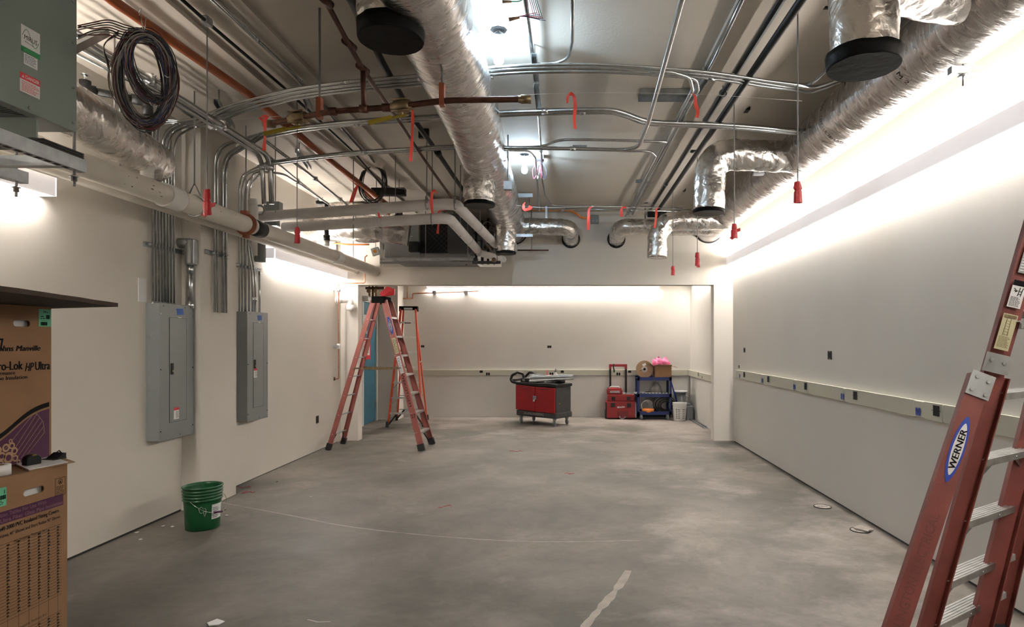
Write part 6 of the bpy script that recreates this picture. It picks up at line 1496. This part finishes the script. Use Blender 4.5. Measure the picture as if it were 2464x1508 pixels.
Pm = Plane((1.02, y0, .225), (1, 0, .10), (0, 0, 1), .003); m = MB(); Pm.text(m, 'Milwaukee', 0, 0, .055, shear=.3, bold=.0008, width=.16); m.build('script_lettering', M_white, ts)
MB().cyl((x0 - .015, 13.02, .09), (x0 + .02, 13.02, .09), .09, 20).build('wheel', M_rub, ts); MB().cyl((x1 - .02, 13.02, .09), (x1 + .015, 13.02, .09), .09, 20).build('wheel', M_rub, ts)
for x in (.905, 1.235): B(x - .02, x + .02, 13.10, 13.13, .35, 1.08).build('handle_tube', M_blk, ts)
for x in (.905, 1.235): B(x - .024, x + .024, 13.095, 13.135, 1.02, 1.12).build('handle_corner', M_redp, ts)
B(.88, 1.26, 13.098, 13.132, 1.07, 1.12).build('handle_grip', M_redp, ts, bevel=.008)
t = thing('toolbox', 'low red toolbox in the middle of the red stack', 'toolbox', (1.1, 12.97, .372)); B(x0 + .03, x1 - .03, y0 + .0, y1 - .01, .372, .51).build('box_body', M_redb, t, bevel=.012)
for x in (x0 + .15, x1 - .15): B(x - .035, x + .035, y0 - .012, y0, .39, .46).build('latch', M_blk, t, bevel=.004)
B(x0 + .31, x1 - .05, y0 + .03, y1 - .05, .512, .53).build('lid_panel', M_clear, t)
t = thing('toolbox', 'small red organizer case on top of the red stack', 'toolbox', (.96, 12.95, .512)); B(x0 + .02, x0 + .34, y0 + .02, y1 - .03, .512, .60).build('box_body', M_redb, t, bevel=.012)
B(x0 + .04, x0 + .32, y0 + .04, y1 - .05, .60, .63).build('lid', M_redb, t, bevel=.01); B(x0 + .08, x0 + .28, y0 + .01, y0 + .02, .54, .58).build('latch', M_alug, t); MB().tube(fillet([(x0 + .08, y0 + .06, .63), (x0 + .09, y0 + .06, .665), (x0 + .26, y0 + .06, .665), (x0 + .28, y0 + .06, .63)], .02), .01, 6).build('carry_handle', M_white, t)
t = thing('strap', 'black strap dangling from the toolbox handle', 'strap', (.98, 13.14, .98)); MB().tube(spline([Vector((.98, 13.09, 1.125)), Vector((.97, 13.08, 1.05)), Vector((.985, 13.08, .99)), Vector((.98, 13.08, .95))]), .014, 6).build('webbing', M_blk, t)

# ------------------------------------------------------------------ blue shelf cart
bx0, bx1, by0, by1 = 1.43, 2.13, 12.72, 13.12
bt = thing('shelf_cart', 'dark blue steel shelf cart on casters in the far right corner', 'cart', (1.78, 12.92, 0))
for x, sx in ((bx0, 1), (bx1, -1)):
    for y, sy in ((by0, 1), (by1, -1)):
        m = MB(); m.box(min(x, x + sx * .045), max(x, x + sx * .045), min(y, y + sy * .004), max(y, y + sy * .004), .10, .875).box(min(x, x + sx * .004), max(x, x + sx * .004), min(y, y + sy * .045), max(y, y + sy * .045), .10, .875); m.build('corner_post', M_dblue, bt)
for z in (.14, .50, .84): 
    m = MB(); m.box(bx0, bx1, by0, by1, z, z + .006).box(bx0, bx1, by0, by0 + .004, z - .04, z + .03).box(bx0, bx1, by1 - .004, by1, z - .04, z + .03); m.build('shelf', M_dblue, bt)
for x in (bx0 + .08, bx1 - .08):
    for y in (by0 + .03, by1 - .05):
        o = MB().torus((x, y, .05), .036, .014, (1, .6, 0), 18, 8).cyl((x - .01, y, .05), (x + .01, y, .05), .034, 14).build('caster', M_grey, bt); MB().box(x - .02, x + .02, y - .02, y + .02, .08, .11).build('caster_plate', M_alug, o)
B(bx0 + .02, bx1 + .02, by0 + .30, by0 + .38, .02, .11).build('lower_box', M_blk, bt)
rc = PY(1551, 888, 12.85); ax = Vector((-.15, -1, .05)).normalized()
t = thing('cable_reel', 'brown cardboard cable reel on the blue cart top', 'reel', rc)
MB().cyl(rc, rc + ax * .008, .178, 40).build('front_flange', M_cardl, t); MB().cyl(rc - ax * .16, rc - ax * .15, .178, 40).build('rear_flange', M_card, t); MB().cyl(rc - ax * .15, rc, .12, 32).build('cable_winding', M_blk, t)
o = MB().torus(rc + ax * .010, .055, .005, ax, 24, 6).torus(rc + ax * .010, .035, .005, ax, 24, 6).build('white_hub', M_white, t); MB().cyl(rc + ax * .009, rc + ax * .012, .022, 16).build('hub_hole', M_hole, t)
m = MB(); pr_ = Plane(rc + ax * .009, Vector((1, -.15, 0)), (0, 0, 1), .001); pr_.pl(m, [(-.05, .10), (.02, .13), (.035, .085), (-.03, .06)]); m.build('paper_label', M_white, t)
MB().tube([rc + ax * .012, rc + ax * .012 + Vector((-.10, 0, -.03))], .004, 5).build('cable_end', M_wireb, t)
t = thing('cardboard_box', 'open cardboard box with pink plastic on the blue cart', 'box', (1.95, 12.9, .852)); q0, q1 = 1.79, 2.13
z0, z1 = .852, 1.09; m = MB(); m.box(q0, q1, 12.74, 12.745, z0, z1).box(q0, q1, 13.05, 13.055, z0, z1).box(q0, q0 + .005, 12.74, 13.05, z0, z1).box(q1 - .005, q1, 12.74, 13.05, z0, z1).box(q0, q1, 12.74, 13.05, z0, z0 + .005); m.build('carton_walls', M_card, t)
MB().poly([(q1, 12.74, z1), (q1, 13.05, z1), (q1 + .13, 13.05, z1 - .02), (q1 + .13, 12.74, z1 - .03)], (0, 0, .005)).build('flap', M_card, t); MB().poly([(q0, 12.74, z1), (q0, 13.05, z1), (q0 - .14, 13.05, z1 + .08), (q0 - .14, 12.74, z1 + .07)], (0, 0, .005)).build('flap', M_cardl, t)
MB().poly([(q0, 12.74, z1), (q1, 12.74, z1), (q1, 12.66, z1 + .03), (q0, 12.66, z1 + .03)], (0, 0, .005)).build('flap', M_cardl, t)
m = MB(); r_ = random.Random(12)
for cx, cz, s in ((1.84, 1.14, .09), (1.90, 1.17, .07), (2.03, 1.15, .09)):
    n0 = len(m.v); m.lathe((cx, 12.88, cz - .08), [(.01, 0), (s * .8, .02), (s, .09), (s * .6, .15), (.01, .17)], 9)
    for i in range(n0, len(m.v)): m.v[i] = m.v[i] + Vector((r_.uniform(-.03, .03), r_.uniform(-.02, .02), r_.uniform(-.025, .035)))
tag(m.build('plastic_bag', M_pink), 'crumpled pink plastic bag stuffed in the open box', 'bag')
t = thing('strut_length', 'slotted silver strut lying along the middle shelf edge of the blue cart', 'strut', (1.7, 12.74, .53)); MB().bar((1.36, 12.75, .55), (2.05, 12.75, .535), (0, 0, 1), .04, .035).build('rail', M_emtd, t)
for i in range(9): MB().box(1.42 + .07 * i, 1.455 + .07 * i, 12.728, 12.731, .536, .550).build('slot', M_slot, t)
t = thing('plastic_bag', 'pale folded bag among dark tools on the blue cart middle shelf', 'bag', (1.8, 12.9, .51)); m = MB().lathe((1.85, 12.9, .53), [(.01, 0), (.14, .03), (.10, .13), (.03, .21)], 8); 
for i in range(len(m.v)): m.v[i] = m.v[i] + Vector((r_.uniform(-.03, .03), 0, r_.uniform(-.02, .02)))
m.build('bag_body', M_wireg, t)
tag(MB().box(1.62, 1.98, 12.80, 13.02, .507, .56).build('tool_tray', M_blk, bevel=.02), 'black tray under the pale bag on the middle shelf', 'tray')
t = thing('wire_spool', 'orange spool with loose white wire on the blue cart bottom shelf', 'spool', (1.64, 12.85, .15)); MB().lathe((1.66, 12.84, .147), [(.12, 0), (.13, .01), (.13, .06), (.09, .08)], 24).build('spool_base', M_orgflex, t)
for k in range(5): MB().torus((1.60 + .012 * k, 12.82, .28), .085 + .008 * k, .003, (.1 * k - .2, 1, .1), 26, 5).build('wire_loop', M_white, t)
t = thing('cable_coil', 'big dark cable coil leaning on the blue cart bottom shelf', 'cable', (1.95, 12.95, .15))
for k in range(11): MB().torus((2.0 + .004 * k, 12.92 - .012 * (k % 4), .31 - .004 * k), .20 - .011 * k, .007, (-.25, 1, .3), 30, 5, sx=1.15, u=(1, 0, 0)).build('cable_loop', [M_wireb, M_wireg][k % 3 == 2], t)
tag(MB().tube([(2.10, 12.90, .98 - .05), (2.29, 12.95, .30)], .014, 8).build('blue_pole', M_blue), 'blue pole leaning beside the blue cart', 'pole')
t, Rw = bucket('white_bucket', 'white plastic bucket with black print beside the blue cart', (2.275, 12.62, 0), .14, .36, M_pvcw)
for i, a in enumerate((-2.3, -2.05, -1.3)):
    for k in range(6): curved(t, (2.275, 12.62, 0), Rw, a, a + (.12 if i == 0 else .35), .05 + .035 * k, .05 + .035 * k + (.02 if i == 0 else .008), 'printed_label', M_ink, 4)
tag(MB().box(2.42, 2.56, 12.66, 12.98, 0, .28).box(2.44, 2.52, 12.74, 12.86, .28, .33).build('metal_box', M_grey, bevel=.006), 'grey metal box on the floor between white bucket and stud', 'box')
t = thing('waste_bin', 'grey bin with a white round lid behind the blue cart', 'bin', (2.33, 13.02, 0)); MB().lathe((2.36, 13.02, 0), [(.09, 0), (.10, .01), (.115, .54)], 20).build('bin_body', M_grey, t); MB().lathe((2.36, 13.02, .54), [(.14, 0), (.155, .01), (.15, .03), (.01, .04)], 24).build('lid', M_white, t)
MB().torus((2.44, 12.93, .40), .075, .009, (0, 1, 0), 18, 6, -1.4, 2.0, u=(1, 0, 0)).build('wire_bail', M_wireg, t)
m = MB().channel((2.50, 13.05, .004), (2.53, 11.45, .004), (0, 0, 1), .06, .035, .004); tag(m.build('metal_stud', M_strut), 'dark steel stud lying on the floor along the far right wall', 'stud')
tag(MB().bar((2.43, 13.08, .05), (2.45, 12.62, .05), (0, 0, 1), .03, .03).build('timber_offcut', M_orgflex), 'orange offcut on the floor at the back end of the steel stud', 'offcut') if False else None
# pipes glimpsed above the door behind the red ladder
t = thing('valve_cluster', 'brass valves and copper pipes behind the top of the red ladder', 'valves', PY(900, 700, 11.5))
for k, px in enumerate((889, 897, 905)):
    MB().cyl(PY(px, 715, 11.5), PY(px, 684, 11.5), .02, 8).build('riser', [M_brass, M_cop, M_brass][k], t)
MB().cyl(PY(880, 693, 11.5), PY(925, 693, 11.5), .025, 10).build('header_pipe', M_cop, t); MB().cyl(PY(872, 718, 11.4), PY(888, 718, 11.4), .05, 12).build('white_pipe', M_pvcw, t)
for px in (889, 905): MB().lathe(PY(px, 700, 11.42), [(.02, 0), (.04, .01), (.04, .05), (.02, .06)], 10, Vector((0, -1, 0))).build('valve', M_brass, t)
MB().cyl(PY(905, 690, 11.5), PY(905, 640, 11.5), .008, 6).build('hanger', M_rod, t)
